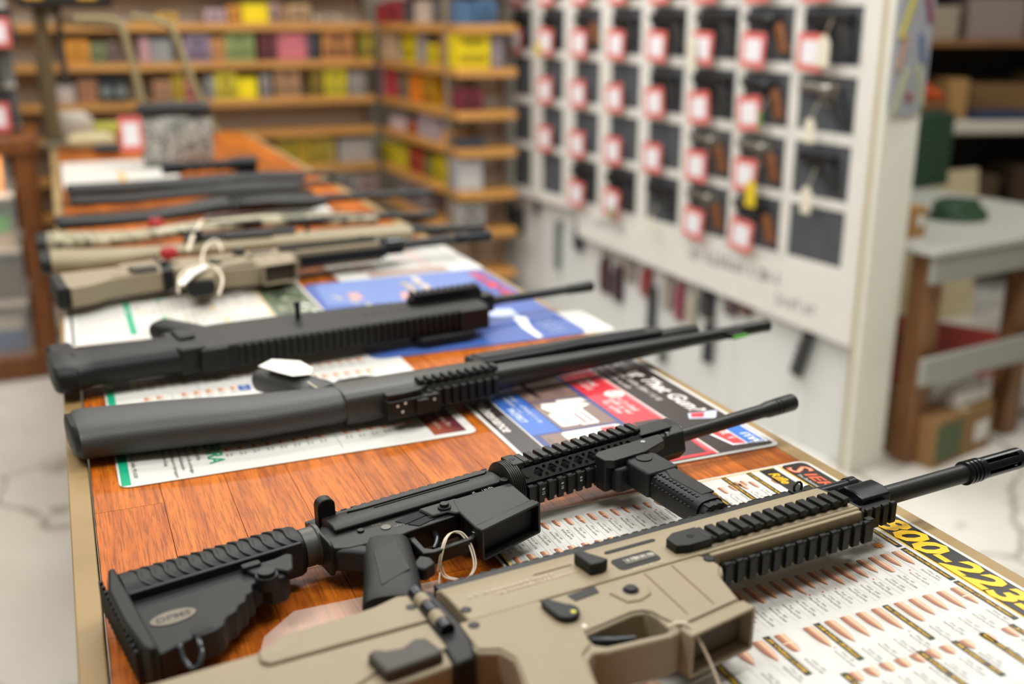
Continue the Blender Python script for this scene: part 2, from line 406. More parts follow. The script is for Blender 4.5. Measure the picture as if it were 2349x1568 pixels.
nx = 11; px0, px1 = CX0+TW+.002, CX1-TW-.001; pw = (px1-px0)/nx
PM = {}
for i in range(nx):
    y = CY0+TW+.001; k = 0
    y1 = y+rnd.uniform(.1, .42)
    while y < CY1-TW-.002:
        y1 = min(y1, CY1-TW-.001)
        if CY1-TW-.001-y1 < .05: y1 = CY1-TW-.001
        Lq = round(y1-y, 3)
        if Lq not in PM:
            bm = bmesh.new(); add_box(bm, -pw/2+.0003, pw/2-.0003, -Lq/2+.0003, Lq/2-.0003, -.008, 0)
            q = fin('plank', bm, PLANK, cnt, 0); PM[Lq] = q.data
        else: q = link(bpy.data.objects.new('plank', PM[Lq]), cnt)
        q.location = (px0+(i+.5)*pw-cnt.location.x, (y+y1)/2-cnt.location.y, T)
        y = y1; y1 = y+rnd.choice((.24, .3, .36, .42))

# ================================================================ counter mats (reading direction runs toward the lens: local x = -Y, local y = +X)
MATW = mat('white_vinyl_mat', 'cfcec9', .42, 0, .02, 8)
def counter_mat(label, X0, X1, Yn, Yf, z=0.0, r=.012, base=None, name='counter_mat'):
    o = bpy.data.objects.new(name, None)
    L, Hh = Yf-Yn, X1-X0
    bm = bmesh.new(); add_prism(bm, rrect(0, L, 0, Hh, r), 0, .0014)
    o = fin(name, bm, base or MATW, None, .0004, 1)
    o.matrix_world = Matrix.Translation((X0, Yf, T+z+.0002)) @ Matrix.Rotation(R(-90), 4, 'Z')
    tag(o, label, 'counter mat')
    return o, Sheet(.0014), L, Hh
rp = random.Random(11)
WORDS = ['GameKing', 'MatchKing', 'BlitzKing', 'Varminter', 'Pro-Hunter']
TYP = ['SPT', 'SBT', 'HPBT', 'HP', 'SMP', 'Blitz', 'FMJ']
def caption(S, x, y, gr, h=.0034, col='5e5e5c', w=.034):
    S.text('%d gr. %s' % (gr, rp.choice(TYP)), x+.003, y+h*.55, h, col, 2, 0, .1)
    S.text('%s #%d' % (rp.choice(WORDS), rp.randrange(1300, 2600, 5)), x, y-h*.65, h, col, 2, 0, .1)
# ---- front mat: black and yellow header, copper bullets
M, S, L, Hh = counter_mat('white bullet chart mat with black header and large yellow phone number', .324, .724, .36, .872)
K = '1c1b18'; YE = 'f2c01c'
S.poly(rrect(.004, L-.004, .363, .3955, .008), K, 1)
S.rect(.004, .3615, L-.008, .0022, YE, 1)
S.text('800-223-8799', .146, .3650, .0400, YE, 3, .035, .22, width=.29)
S.text('S', .010, .366, .036, 'c4502c', 3, .03, .2); S.text('S', .0108, .3668, .034, 'e8a98c', 4, -.005, .2)
S.text('IERRA', .031, .374, .019, 'd8623c', 3, .02, .2, width=.075); S.text('The Bulletsmiths', .03, .3665, .006, 'd6d2c8', 3, 0, .2)
S.rect(.006, .335, .06, .019, K, 2); S.text('Rifle', .016, .339, .016, YE, 3, .02, .25)
S.rect(.004, .006, .0012, .35, YE, 1)
S.rect(.006, .0025, L-.012, .003, K, 1); S.rect(.006, .0062, L-.012, .0016, YE, 1)
def section(x, y, w, t, h=.0062):
    S.rect(x, y, w, h, K, 2); S.text(t, x+.002, y+h*.24, h*.72, YE, 3, .01, .2, width=w*.9)
for x, y, w, t in ((.006, .318, .068, '.22 Caliber (.223/5.56mm Diameter)'), (.006, .286, .06, '.20 Caliber (.204/5.18mm Diameter)'), (.006, .254, .06, '.22 Hornet (.223 Diameter)'),
                   (.082, .318, .06, '6mm .243 Caliber'), (.082, .27, .06, '.25 Caliber (.257/6.53mm Diameter)'),
                   (.142, .351, .058, '.270 Caliber (.277/7.04mm Diameter)'), (.2035, .351, .062, '.30 Caliber 7.62mm (.308/7.82mm Diameter)'), (.268, .351, .066, '.303 Caliber (.311/7.90mm Diameter)'),
                   (.142, .199, .044, '7mm Diameter'), (.275, .266, .055, '8mm .323 Caliber (8mm Diameter)'), (.275, .195, .055, '.338 Caliber (8.59mm)'), (.275, .1455, .055, '.35 Caliber (.358)'),
                   (.338, .34, .05, '.375 Caliber'), (.338, .308, .05, '9mm .355 Diameter'), (.338, .279, .05, '.38 Caliber .357'), (.338, .2435, .05, '.44 Caliber .4295'), (.338, .17, .05, '.45 Caliber .4515')):
    section(x, y, w, t)
S.rect(.262, .088, .062, .0075, K, 2); S.text('INTERNATIONAL', .287, .0895, .0055, 'd8b818', 3, .02, .2, width=.036)
def bcol(x, y0, y1, n, Lb, D, cap=True, grey='666664', skip=()):
    for i in range(n):
        y = y0+(y1-y0)*i/max(1, n-1)
        if i in skip: continue
        k = rp.uniform(.82, 1.1); S.bullet(x, y, Lb*k, D, 2, flat=rp.random() < .15, band=rp.random() < .12)
        if cap: caption(S, x+Lb*1.25, y, rp.randrange(40, 240, 5), .0034, grey)
        S.rect(x-.002, y-.0068, .064, .00025, '9a9a96', 1)
        if rp.random() < .3: S.poly(circ(x+Lb*1.15, y+.002, .0009, 6), 'd8384a', 2)
bcol(.025, .016, .31, 24, .0165, .0060); bcol(.078, .016, .24, 17, .019, .0070)
for y in (.302, .2945, .335, .343): S.bullet(.03 if y > .32 else .02, y, .012, .005)
bcol(.143, .213, .342, 10, .016, .006); bcol(.143, .02, .19, 12, .017, .0065)
bcol(.205, .165, .343, 14, .028, .0088)
bcol(.2755, .282, .344, 5, .030, .0092); bcol(.2755, .21, .258, 4, .033, .0098); bcol(.2765, .16, .188, 2, .028, .010); bcol(.2775, .118, .138, 2, .029, .0102)
bcol(.205, .02, .155, 11, .021, .0075)
bcol(.3395, .29, .335, 3, .014, .0098); bcol(.3395, .18, .27, 7, .014, .0102)
S.poly([(.302+(.010 if i % 2 else .016)*math.cos(R(22.5*i))*.35, .02+(.010 if i % 2 else .016)*math.sin(R(22.5*i))*.35) for i in range(16)], 'e8782c', 3)
for (x, y) in ((.190, .337),): S.poly([(x+(.0035 if i % 2 else .006)*math.cos(R(22.5*i)), y+(.0035 if i % 2 else .006)*math.sin(R(22.5*i))) for i in range(16)], 'f09030', 3)
S.bullet(.29, .03, .07, .02, 1)
bcol(.40, .05, .34, 20, .016, .0098); bcol(.455, .05, .34, 20, .014, .0098)
S.build('printed_chart', M)
# ---- cleaning kit mat: black, red band, blue column
M, S, L, Hh = counter_mat('black cleaning product mat with red band and blue column', .436, .7285, .919, 1.33, 0, .010)
o = .08   # extra length hidden under the long gun
DK = '2a211f'
S.poly(rrect(.005, L-.005, .005, Hh-.006, .007), DK, 1)
S.rect(.006, .034, L-.012, .0015, 'e8e4dc', 2)
S.rect(.006, .0355, L-.012, .122, '34477e', 2)
S.rect(.006, .0362, o+.19, .0385, '3566b8', 3)
S.scrib(o+.03, .056, .022, .011, 'dfe6f2', 4); S.scrib(o+.06, .062, .10, .009, 'cdd8ea', 4); S.scrib(o+.06, .0525, .06, .009, 'cdd8ea', 4)
S.text('PROTECT', o+.105, .042, .0115, 'e6ecf6', 4, .012)
for (a, b, c_, d) in ((.0, .095, .078, .150), (.098, .195, .078, .150), (.2, .29, .045, .150)):
    S.rect(o+a, c_, b-a, d-c_, '7d655c', 3)
    for k in range(9): S.rect(o+a+.002+rp.random()*.01, c_+rp.random()*(d-c_-.004), (b-a)*.8, .0028, rp.choice(('8d756a', '6a5650', '9b877c')), 4)
S.poly([(o+.105, .09), (o+.12, .084), (o+.138, .09), (o+.14, .125), (o+.128, .148), (o+.112, .128)], 'eceae4', 5)
S.poly([(o+.1, .112), (o+.112, .11), (o+.118, .148), (o+.104, .146)], 'e2ded6', 6)
S.poly(rrect(o+.142, o+.186, .082, .105, .003), 'eeeef0', 5); S.poly(rrect(o+.13, o+.19, .106, .13, .003), 'f0efec', 6)
S.rect(o+.15, .112, .036, .0035, 'cc3038', 7); S.rect(o+.146, .122, .04, .003, 'cc3038', 7); S.rect(o+.152, .09, .028, .006, '9db4d6', 7)
S.poly(rrect(o+.202, o+.226, .07, .148, .006), 'e9e8e2', 5); S.rect(o+.206, .12, .014, .02, 'c8404a', 6)
S.rect(.006, .157, L-.012, .0525, 'd2333f', 2); S.rect(.006, .2045, L-.012, .005, 'ee6a70', 3)
S.rect(.006, .2095, L-.012, .0022, 'e9dcd8', 3)
S.poly([(o+.205, .165), (o+.32, .165), (o+.32, .2), (o+.205, .205)], '3a2f31', 3)
S.rect(o+.318, .147, .007, .06, 'd2333f', 4)
S.poly(circ(o+.107, .194, .0135, 20), 'e8d6d0', 4); S.scrib(o+.098, .190, .017, .012, 'c05058', 5)
for y_, x_, w_ in ((.187, .125, .045), (.176, .122, .06), (.165, .126, .045)): S.scrib(o+x_, y_, w_, .0125, 'f0dcda', 4)
for y_, x_, w_ in ((.182, .03, .04), (.170, .035, .045)): S.scrib(o+x_, y_, w_, .0125, 'f0dcda', 4)
S.text('Buying That Gun?', o-.028, .253, .030, 'f2ece8', 4, .02, .25, width=.232)
S.scrib(o-.02, .2345, .17, .0135, 'e0d6d0', 4); S.scrib(o, .2195, .10, .0135, 'e0d6d0', 4)
S.text('and Maintenance', o+.03, .010, .021, 'f0ece6', 4, .012, .2, width=.145)
S.poly([(o+.205, .245), (o+.222, .236), (o+.232, .268), (o+.21, .284)], 'c6cfe6', 4)
S.poly([(o+.207, .248), (o+.219, .241), (o+.224, .256), (o+.21, .266)], 'cc3038', 5)
S.poly([(o+.248, .237), (o+.262, .229), (o+.313, .238), (o+.318, .284), (o+.25, .284)], 'eceaf0', 4)
S.poly([(o+.253, .258), (o+.315, .258), (o+.316, .281), (o+.253, .281)], '2f6fc0', 5); S.poly([(o+.252, .24), (o+.262, .233), (o+.309, .241), (o+.313, .256), (o+.253, .256)], 'd83a3c', 5)
S.scrib(o+.259, .2655, .05, .020, 'f2f4fa', 6); S.rect(o+.254, .260, .0018, .019, 'f2f4fa', 6); S.rect(o+.3125, .260, .0018, .019, 'f2f4fa', 6); S.scrib(o+.262, .245, .03, .015, 'f2e4e0', 6)
S.build('printed_panel', M)
# ---- green bullet mat under the charcoal and black long guns
M, S, L, Hh = counter_mat('white bullet chart mat with green border strip and green script title', .016, .42, 1.091, 1.623)
GR = '16a077'
S.rect(.004, .0025, L-.008, .0095, GR, 1)
S.rect(.10, .013, .11, .02, '2c4f9a', 2)
for k in range(4): S.scrib(.104, .015+.0045*k, .1, .0042, 'c8d4ee', 3)
S.text('S', .405, .088, .046, '109a70', 3, .03, .1); S.text('IERRA', .437, .096, .025, '109a70', 3, .012, .1, width=.068); S.text('The Bulletsmiths', .435, .084, .008, '55605a', 3)
S.poly([(.436+(.012 if i % 2 else .021)*math.cos(R(20*i)), .134+(.008 if i % 2 else .013)*math.sin(R(20*i))) for i in range(18)], 'f4da20', 3); S.text('NEW', .428, .131, .008, 'd83a20', 4, .02)
for k, t in enumerate(('1400 West Henry Street, Sedalia, MO 65301', 'email: bullets', '660-827-6300', '800-223-8799', '8 am to 5 pm Monday thru Friday', 'Call our ballistic technicians for load support', 'Free load data and advice to all Bulletsmiths', 'Please ask for the manual of rifle and handgun', 'loads at your dealer')):
    S.text(t, .40+.008*(k % 3), .016+.0083*k, .0062, '4c5250', 2)
for j, (x, n, y0, y1) in enumerate(((.02, 24, .04, .38), (.08, 24, .04, .38), (.14, 24, .04, .38), (.20, 22, .045, .345), (.255, 20, .05, .345), (.30, 20, .05, .345), (.352, 18, .08, .34), (.405, 12, .15, .345), (.465, 15, .12, .335))):
    for i in range(n):
        if (i*7+j*3) % 9 == 8: S.rect(x-.004, y0+(y1-y0)*i/(n-1), .055, .0005, GR, 2); continue
        y = y0+(y1-y0)*i/(n-1)
        S.poly(rrect(x, x+.012, y-.0048, y+.0048, .002), 'f0bfa0', 2); S.bullet(x+.0015, y, .0095, .0066, 3, flat=True)
        S.text('%d gr.' % rp.randrange(90, 300, 5), x+.018, y+.001, .0036, '5c605e', 2); S.text('#%d' % rp.randrange(8000, 8900, 5), x+.018, y-.004, .0036, '5c605e', 2)
S.rect(.255, .165, .02, .016, '2c5aa8', 3); S.text('NEW', .257, .17, .008, 'd0dcf4', 4)
S.poly([(.42, .352), (.522, .352), (.522, .392), (.42, .392)], '', 2, ['7a2f2c', 'a0543a', '5a2430', '3c1c28'])
S.scrib(.445, .375, .06, .009, 'c8a88c', 3); S.scrib(.46, .362, .045, .009, 'c8a88c', 3)
S.build('printed_chart', M)
# ---- far white mat with green bar and camouflage corner
M, S, L, Hh = counter_mat('white chart mat with black edge line and green bar beside tan rifle', -.027, .376, 1.637, 2.03, .0018)
S.rect(.004, .010, L-.008, .0035, '262a26', 1)
o = .137
S.rect(o+.015, .094, .212, .0105, GR, 2); S.scrib(o+.06, .097, .05, .008, 'bfe8d8', 3)
for k in range(15): S.rect(o+.03, .022+.0046*k, .19, .0006, '8a8e8a', 2)
for i in range(9):
    for j in range(18):
        x, y = .02+.042*i, .115+.0118*j
        if rp.random() < .75: S.poly(rrect(x, x+.011, y-.003, y+.003, .001), rp.choice(('c9ba94', 'b9ae90', 'd8c48c')), 2); S.rect(x+.014, y-.002, .016, .0022, 'aab0aa', 2)
    if i % 2: S.rect(.02+.042*i, .2+.006*i, .034, .004, 'e6b94c', 3)
    if i % 3 == 0: S.rect(.02+.042*i, .15, .03, .005, '3cb48a', 3)
S.rect(.02, .318, L-.03, .002, 'e4b03c', 3)
S.rect(.006, .322, L-.012, .076, '5a6650', 2)
for k in range(70): S.poly(circ(.02+rp.random()*(L-.04), .33+rp.random()*.06, .004+rp.random()*.008, 7, .003+rp.random()*.006), rp.choice(('3c5040', '8a8f76', 'b9b79e', 'd8d6c8', '2c3a30', '7a7a5c')), 3+k % 3)
for k in range(14): S.poly(circ(o+.15+rp.random()*.09, .36+rp.random()*.03, .006, 7, .005), 'e6ebe6', 6)
S.build('printed_chart', M)
# ---- blue mat
BLUE = mat('blue_vinyl_mat', '4660a4', .4, 0, .05, 6)
M, S, L, Hh = counter_mat('blue glossy counter mat with red lettering along its edge', .379, .7285, 1.405, 1.881, .0005, .02, BLUE)
S.poly([(.005, .02), (.16, .01), (.2, .2), (.06, .33), (.005, .33)], '6c82ba', 1)
S.poly([(.3, .01), (.46, .02), (.46, .2), (.36, .12)], '3a63b0', 1)
S.scrib(.03, .314, .20, .034, 'e2444e', 3); S.scrib(.033, .316, .195, .036, 'e2444e', 4)
for y, x0, n in ((.2, .03, 5), (.175, .06, 4)):
    for k in range(n): S.poly(circ(x0+.02*k, y+.01*rp.random(), .012, 8, .008), rp.choice(('c2b39c', 'a99a86', 'd6cbbb')), 2)
S.poly([(.12, .15), (.17, .14), (.175, .155), (.125, .163)], 'd09a96', 2); S.rect(.09, .06, .05, .02, 'c79a96', 2)
for k in range(4): S.poly([(.1+.035*k, .03+.02*k), (.13+.035*k, .04+.02*k), (.128+.035*k, .047+.02*k), (.098+.035*k, .037+.02*k)], 'b9b19a', 2)
S.poly([(.345, .278), (.36, .27), (.41, .262), (.47, .262), (.47, .272), (.415, .276), (.36, .292)], 'eceff2', 3)
S.poly([(.27, .2), (.34, .25), (.35, .285), (.3, .29)], 'b9c6e4', 2)
for k in range(3): S.scrib(.375, .296+.011*k, .08, .009, 'a9bbe0', 3)
for k in range(6): S.poly(circ(.37+.012*k, .08+.012*k, .009, 8, .007), rp.choice(('a99e80', '8faeb4', 'c6bc9e')), 2)
S.build('printed_scene', M)
# ---- white text mat and small card
M, S, L, Hh = counter_mat('white flyer mat with grey text lines behind the blue mat', .452, .738, 1.878, 2.13, 0, .004)
for k in range(20): S.rect(.012+.01*(k % 3), .014+.0128*k, .10+rp.random()*.12, .0035, rp.choice(('8a8c8a', '6e726e', 'c07a70', '9aa09a')), 1)
S.rect(.2, .06, .04, .16, 'a08a80', 2)
S.build('printed_text', M)
M, S, L, Hh = counter_mat('small blank white card sticking past the counter edge', .712, .774, 1.405, 1.53, .0003, .003, None, 'paper_card')
M['category'] = 'card'
M, S, L, Hh = counter_mat('pale cream chart mat at the far end of the counter', -.005, .33, 3.26, 3.86, 0, .006)
for k in range(18): S.rect(.02, .02+.017*k, .45, .004, 'c9c7ba', 1)
S.rect(.3, .16, .2, .018, 'd8ae5a', 2); S.build('printed_text', M)
M, S, L, Hh = counter_mat('bright flyer with green and white blocks beneath the far black rifles', .31, .62, 2.62, 2.88, 0, .004)
for k in range(8): S.rect(.01+.03*k, .02, .016, .26, rp.choice(('9aa89a', 'c2b8a0', 'b86a5a')), 1)
S.build('printed_text', M)
# ---- clear vinyl sheet left under the tan rifle
def clear_sheet():
    m, nt, b = newmat('clear_vinyl')
    b.inputs['Base Color'].default_value = (*hexc('f4e6d8'), 1); b.inputs['Roughness'].default_value = .25; b.inputs['Alpha'].default_value = .26
    return m
P_ = [onz(*q) for q in ((606, 1462), (674, 1403), (850, 1366), (1010, 1330), (1100, 1560), (560, 1640))]
bm = bmesh.new(); add_prism(bm, P_, T+.0004, T+.0009)
tag(fin('plastic_sleeve', bm, clear_sheet(), None, 0), 'clear vinyl sleeve lying on the wood strips under the tan rifle', 'plastic sleeve')
# ================================================================ long guns lying on the counter
def gun(name, mtx, label, cat='rifle'):
    r = empty(name, mtx=mtx); tag(r, label, cat, 'long guns laid across the counter'); return r
def dots(name, spots, r, w0, w1, material, parent, n=14, bevel=.0004):
    out = []
    for (u, v) in spots: out.append(lathe(name, [(w0, r), (w1, r)], material, parent, (u, v), 'w', n, bevel))
    return out
def arc(cx, cy, rx, ry, a0, a1, n=8): return [(cx+rx*math.cos(R(a0+(a1-a0)*i/n)), cy+ry*math.sin(R(a0+(a1-a0)*i/n))) for i in range(n+1)]

# ---------------------------------------------------------------- black carbine with folding foregrip
g = gun('black_carbine', frame((.7395, .9332, .044), 9.4, 1.53), 'black carbine with railed handguard and folded foregrip beside bullet chart mat')
bm = bmesh.new()
add_lathe(bm, [(-.37, .0095), (-.20, .0095), (-.2, .0080), (-.038, .0080), (-.036, .0080), (-.028, .0096), (-.018, .0098), (-.0175, .0090), (-.0165, .0090), (-.016, .0099), (-.012, .0099), (-.0115, .0091), (-.0105, .0091), (-.01, .0100), (.011, .0102), (.013, .0094), (.013, .006), (.004, .006), (.004, .001)], n=28)
fin('barrel', bm, K_STEEL, g)
# gas block (clamped hex block behind the bare barrel)
hexb = [(-.021, -.008), (-.012, -.019), (.012, -.019), (.021, -.010), (.024, 0), (.021, .012), (.013, .019), (-.006, .019), (-.017, .013)]
gb = prism('gas_block', hexb, -.236, -.168, K_METAL, g, .0014, 'u')
prism('gas_block_clamp', rrect(-.225, -.18, -.012, .010, .003), .0185, .0205, K_METAL, gb, .0006)
dots('clamp_screw', [(-.19, -.014)], .0025, .012, .0172, CHROME, gb)
# railed handguard: octagonal shell with triangular windows on the slanted face
HG0, HG1 = -.372, -.222
hb = .0165
shell = [(-hb, -.0095), (-.0095, -hb), (.0095, -hb), (hb, -.0095), (hb, .0095), (.0095, hb), (-.0095, hb), (-hb, .0095)]
hg = prism('handguard', [(a*.80, b*.80) for a, b in shell], HG0+.004, HG1-.002, BLK, g, .0006, 'u')
def slant_panel():
    # perforated plate between the upward rail and the near rail, built flat then tilted 45 degrees
    bm = bmesh.new(); Lp, hp = HG1-HG0, .0155
    hl = []
    n = 8; p = (Lp-.022)/n
    for i in range(n):
        a = .011+(i+.5)*p
        hl.append([(a-p*.36, .0078), (a-.001, .0128), (a+.001, .0128), (a+p*.36, .0078), (a+.001, .0028), (a-.001, .0028)])
        if i < n-1: hl.append(circ(a+p/2, .0036, .0019, 8)); hl.append(circ(a+p/2, .0120, .0019, 8))
    add_prism(bm, rect(0, Lp, 0, hp), -.0018, 0, 'w', hl)
    return bm
for nm, ang, off in (('perforated_panel', 45, None),):
    o = fin('perforated_panel', slant_panel(), K_METAL, hg, .0003, 1)
    # local y runs from near-lower edge up to the upward rail
    o.matrix_local = Matrix.Translation((HG0, -.0205, .0095)) @ Matrix.Rotation(R(45), 4, 'X')
dots('panel_rivet', [(HG0+.0055, .0077)], .003, 0, .0011, K_METAL, hg)[0].matrix_local = Matrix.Translation((0, -.0205, .0095)) @ Matrix.Rotation(R(45), 4, 'X')
dots('panel_rivet', [(HG1-.005, .0077)], .003, 0, .0011, K_METAL, hg)[0].matrix_local = Matrix.Translation((0, -.0205, .0095)) @ Matrix.Rotation(R(45), 4, 'X')
rail('side_rail', HG0-.004, HG1+.002, .0262, .0165, K_METAL, hg, .003, 'w+', pitch=.0112, tooth=.0062)
rail('lower_rail', HG0, HG1-.03, -.0275, -.017, K_METAL, hg, -.002, 'v-', pitch=.0112, tooth=.0060)
rail('upper_rail', HG0, HG1, .031, .017, K_METAL, hg, 0, 'v+', pitch=.0112, tooth=.0060)
prism('rail_end_stop', rrect(-.0092, .0148, .017, .0268, .002), HG0-.006, HG0+.006, K_METAL, hg, .0005, 'u')
dots('stop_hole', [(HG0, .003)], .0032, .0262, .0270, BLK, hg)
for i, t in enumerate(('B 12', 'B 10', 'B 8', 'B 6')):
    S = Sheet(0); S.text(t, 0, 0, .004, 'd8d6d0', 1, .02); q = S.build('rail_mark', hg)
    q.matrix_local = Matrix.Translation((HG0+.0145+.0224*i, -.0279, .004)) @ Matrix((( 0, 1, 0, 0), (0, 0, -1, 0), (-1, 0, 0, 0), (0, 0, 0, 1)))
bm = bmesh.new()
pr = [(-.389, .020), (-.388, .0235)]
for i in range(6): pr += [(-.387+.0022*i, .0262), (-.3856+.0022*i, .0262), (-.3853+.0022*i, .0252), (-.3850+.0022*i, .0252)]
pr += [(-.3735, .026), (-.371, .0225)]
add_lathe(bm, pr, (0, .001), 'u', 36); fin('delta_ring', bm, K_METAL, g)
# upper receiver
up_ = prism('upper_receiver', [(.024, -.0095), (.024, .0095), (.019, .0135), (.008, .0165), (-.006, .0168), (-.0125, .0150), (-.0125, -.015), (-.006, -.0168), (.008, -.0165), (.019, -.0135)], -.566, -.391, K_METAL, g, .0012, 'u')
rail('flat_top_rail', -.552, -.386, .0325, .023, K_METAL, up_, 0, 'v+', depth=.0022, bw=.95)
prism('receiver_rib', [(-.545, .0105), (-.535, .0165), (-.40, .0165), (-.396, .0125), (-.40, .0085), (-.53, .0085)], .0150, .0178, K_METAL, up_, .0008)
prism('receiver_groove', [(-.52, .0062), (-.42, .0062), (-.42, .0048), (-.52, .0048)], .0160, .0172, BLK, up_, 0)
ch = prism('charging_handle', rrect(-.575, -.556, -.024, .016, .003), -.004, .004, K_METAL, g, .001, 'w')
ch.location = (0, .024, .0)
prism('handle_latch', rrect(-.568, -.551, -.004, .030, .0075), .020, .031, K_METAL, g, .0012, 'v')
# lower receiver
lowpts = [(-.578, -.004), (-.578, -.034), (-.566, -.041), (-.548, -.043), (-.522, -.046), (-.508, -.044), (-.455, -.041), (-.452, -.0745), (-.394, -.0605), (-.386, -.026), (-.385, -.0125), (-.55, -.0125), (-.57, .010)]
lo = prism('lower_receiver', lowpts, -.0112, .0112, K_METAL, g, .0012)
mw = [(-.4585, -.040), (-.4615, -.0765), (-.392, -.0615), (-.388, -.018), (-.452, -.018)]
prism('magazine_well', mw, .0112, .0148, K_METAL, lo, .0015); prism('magazine_well', mw, -.0148, -.0112, K_METAL, lo, .0015)
# open mouth of the well: a raised rim round a dark shaft
def quadrim(name, a, b, w0, w1, d, th, material, dark, parent):
    ax = Vector((b[0]-a[0], b[1]-a[1], 0)); Lq = ax.length; e = ax/Lq; nrm = Vector((e.y, -e.x, 0))
    bm = bmesh.new(); add_prism(bm, rrect(0, Lq, w0, w1, .002), 0, d, 'w', [rrect(th*1.3, Lq-th*1.3, w0+th, w1-th, .001)])
    o = fin(name, bm, material, parent, .0005, 1)
    M3 = Matrix.Identity(4)
    for i in range(3): M3[i][0], M3[i][1], M3[i][2] = e[i], (0, 0, 1)[i], nrm[i]
    M3.translation = (a[0], a[1], 0); o.matrix_local = M3
    bm = bmesh.new(); add_prism(bm, rect(th, Lq-th, w0+th*.8, w1-th*.8), .0003, .0006); q = fin('well_shaft', bm, dark, parent, 0)
    q.matrix_local = M3; return o
quadrim('well_mouth', (-.4625, -.0768), (-.3905, -.0612), -.0156, .0156, .010, .0022, K_METAL, BLK, lo)
prism('fence', [(-.486, -.016), (-.448, -.016), (-.436, -.030), (-.45, -.045), (-.462, -.043), (-.466, -.036), (-.482, -.036)], .0112, .0146, K_METAL, lo, .0018)
dots('magazine_button', [(-.4655, -.0285)], .0062, .0145, .0165, BLK, lo); dots('magazine_button', [(-.4655, -.0285)], .0042, .0145, .0195, K_METAL, lo)
dots('receiver_pin', [(-.545, -.0195), (-.481, -.0325)], .0032, .011, .0128, K_METAL, lo)
dots('selector_pin', [(-.5235, -.026)], .0048, .011, .0120, mat('worn_pin', '5a5850', .4, .5), lo)
dots('pivot_pin', [(-.392, -.0135)], .0042, .008, .0175, K_METAL, lo)
CHK = mat('stippled_panel', '0e0f10', .8, 0, .5, 900, .8, 1500)
prism('checkered_panel', [(-.512, -.021), (-.487, -.0165), (-.482, -.026), (-.506, -.031)], .0112, .0119, CHK, lo, 0)
prism('checkered_panel', [(-.505, -.0325), (-.482, -.028), (-.478, -.036), (-.498, -.041)], .0112, .0119, CHK, lo, 0)
S = Sheet(0); S.text('FIRE', -.533, -.0185, .005, '5c5a54', 1); S.text('SAFE', -.517, -.031, .005, '5c5a54', 1); S.build('engraving', lo).location.z = .01135
S = Sheet(0); S.scrib(-.43, -.020, .022, .006, '55544e', 1); S.build('engraving', lo).location.z = .01495
# trigger group
guard = [(-.512, -.046), (-.514, -.078), (-.505, -.0815), (-.466, -.080), (-.455, -.0755), (-.456, -.070), (-.468, -.0745), (-.503, -.076), (-.508, -.07), (-.506, -.046)]
prism('trigger_guard', guard, -.0062, .0062, K_METAL, lo, .001)
pathloft('trigger', [(-.484, -.042, 0, -95, .003, .0035), (-.4865, -.052, 0, -110, .0028, .0035), (-.492, -.061, 0, -125, .0025, .0033), (-.4985, -.068, 0, -140, .002, .003)], K_GLOSS, lo)
dots('guard_pivot', [(-.459, -.0725)], .003, .004, .0085, CHROME, lo)
# pistol grip
gp = pathloft('pistol_grip', [(-.531, -.040, 0, -112, .021, .0125), (-.537, -.056, 0, -112, .0215, .0145), (-.547, -.082, 0, -113, .0225, .0152), (-.557, -.106, 0, -114, .0232, .0152), (-.568, -.1295, 0, -115, .0245, .0148), (-.5705, -.1345, 0, -115, .0235, .0135)], K_POLY, g, 3.0, 28)
prism('grip_panel', [(-.554, -.066), (-.530, -.058), (-.541, -.108), (-.572, -.118)], .0145, .0154, K_POLY, gp, .0004)
prism('finger_stop', [(-.5175, -.078), (-.511, -.086), (-.512, -.097), (-.525, -.102), (-.532, -.09)], -.006, .006, K_POLY, gp, .002)
prism('backstrap', [(-.578, -.036), (-.556, -.036), (-.548, -.046), (-.553, -.06), (-.566, -.047)], -.0105, .0105, K_POLY, gp, .003)
# buffer tube and collapsible stock
lathe('buffer_tube', [(-.60, .0145), (-.578, .0145)], K_METAL, g, (.0, 0), 'u', 28)
lathe('castle_nut', [(-.594, .0172), (-.582, .0172), (-.581, .0185), (-.578, .0185)], mat('grey_nut', '4a4a47', .45, .3), g, (0, 0), 'u', 28)
prism('sling_plate', rrect(-.036, .018, -.016, .016, .006), -.5805, -.577, K_METAL, g, .0008, 'u')
st = [(-.596, 0, 0, .0185, .0185), (-.600, 0, 0, .0205, .0198), (-.70, .0, 0, .0205, .0198), (-.744, .0, 0, .0215, .0205)]
sk = loft('stock_tube', st, K_POLY, g, 3.2, 28)
# wavy ribs along the upper flank
for i in range(13):
    u = -.736+.0103*i
    pts = []
    for k in range(7):
        t = k/6; v = .0135-.031*t; uu = u+.0115*t+(.0028*math.sin(t*math.pi*2))
        pts.append((uu, v, .0193-.0008*abs(t-.3)*4))
    tube('stock_rib', pts, [.001, .0024, .0028, .0028, .0028, .0024, .001], K_POLY, sk, 6)
prism('stock_lip', [(-.744, -.0185), (-.60, -.0185), (-.60, -.0225), (-.744, -.0235)], -.012, .0185, K_POLY, sk, .001)
body = [(-.744, -.022), (-.644, -.022), (-.632, -.024), (-.622, -.024), (-.616, -.027), (-.622, -.047), (-.628, -.055), (-.640, -.056), (-.648, -.050), (-.655, -.053), (-.6575, -.062), (-.664, -.064), (-.667, -.073), (-.674, -.075), (-.678, -.083), (-.687, -.086), (-.692, -.096), (-.7, -.100), (-.718, -.100), (-.744, -.108)]
wb = prism('stock_web', body, -.0115, .0115, K_POLY, sk, .0018)
prism('web_recess', [(-.716, -.087), (-.702, -.087), (-.700, -.096), (-.716, -.097)], .0113, .0119, BLK, wb, 0)
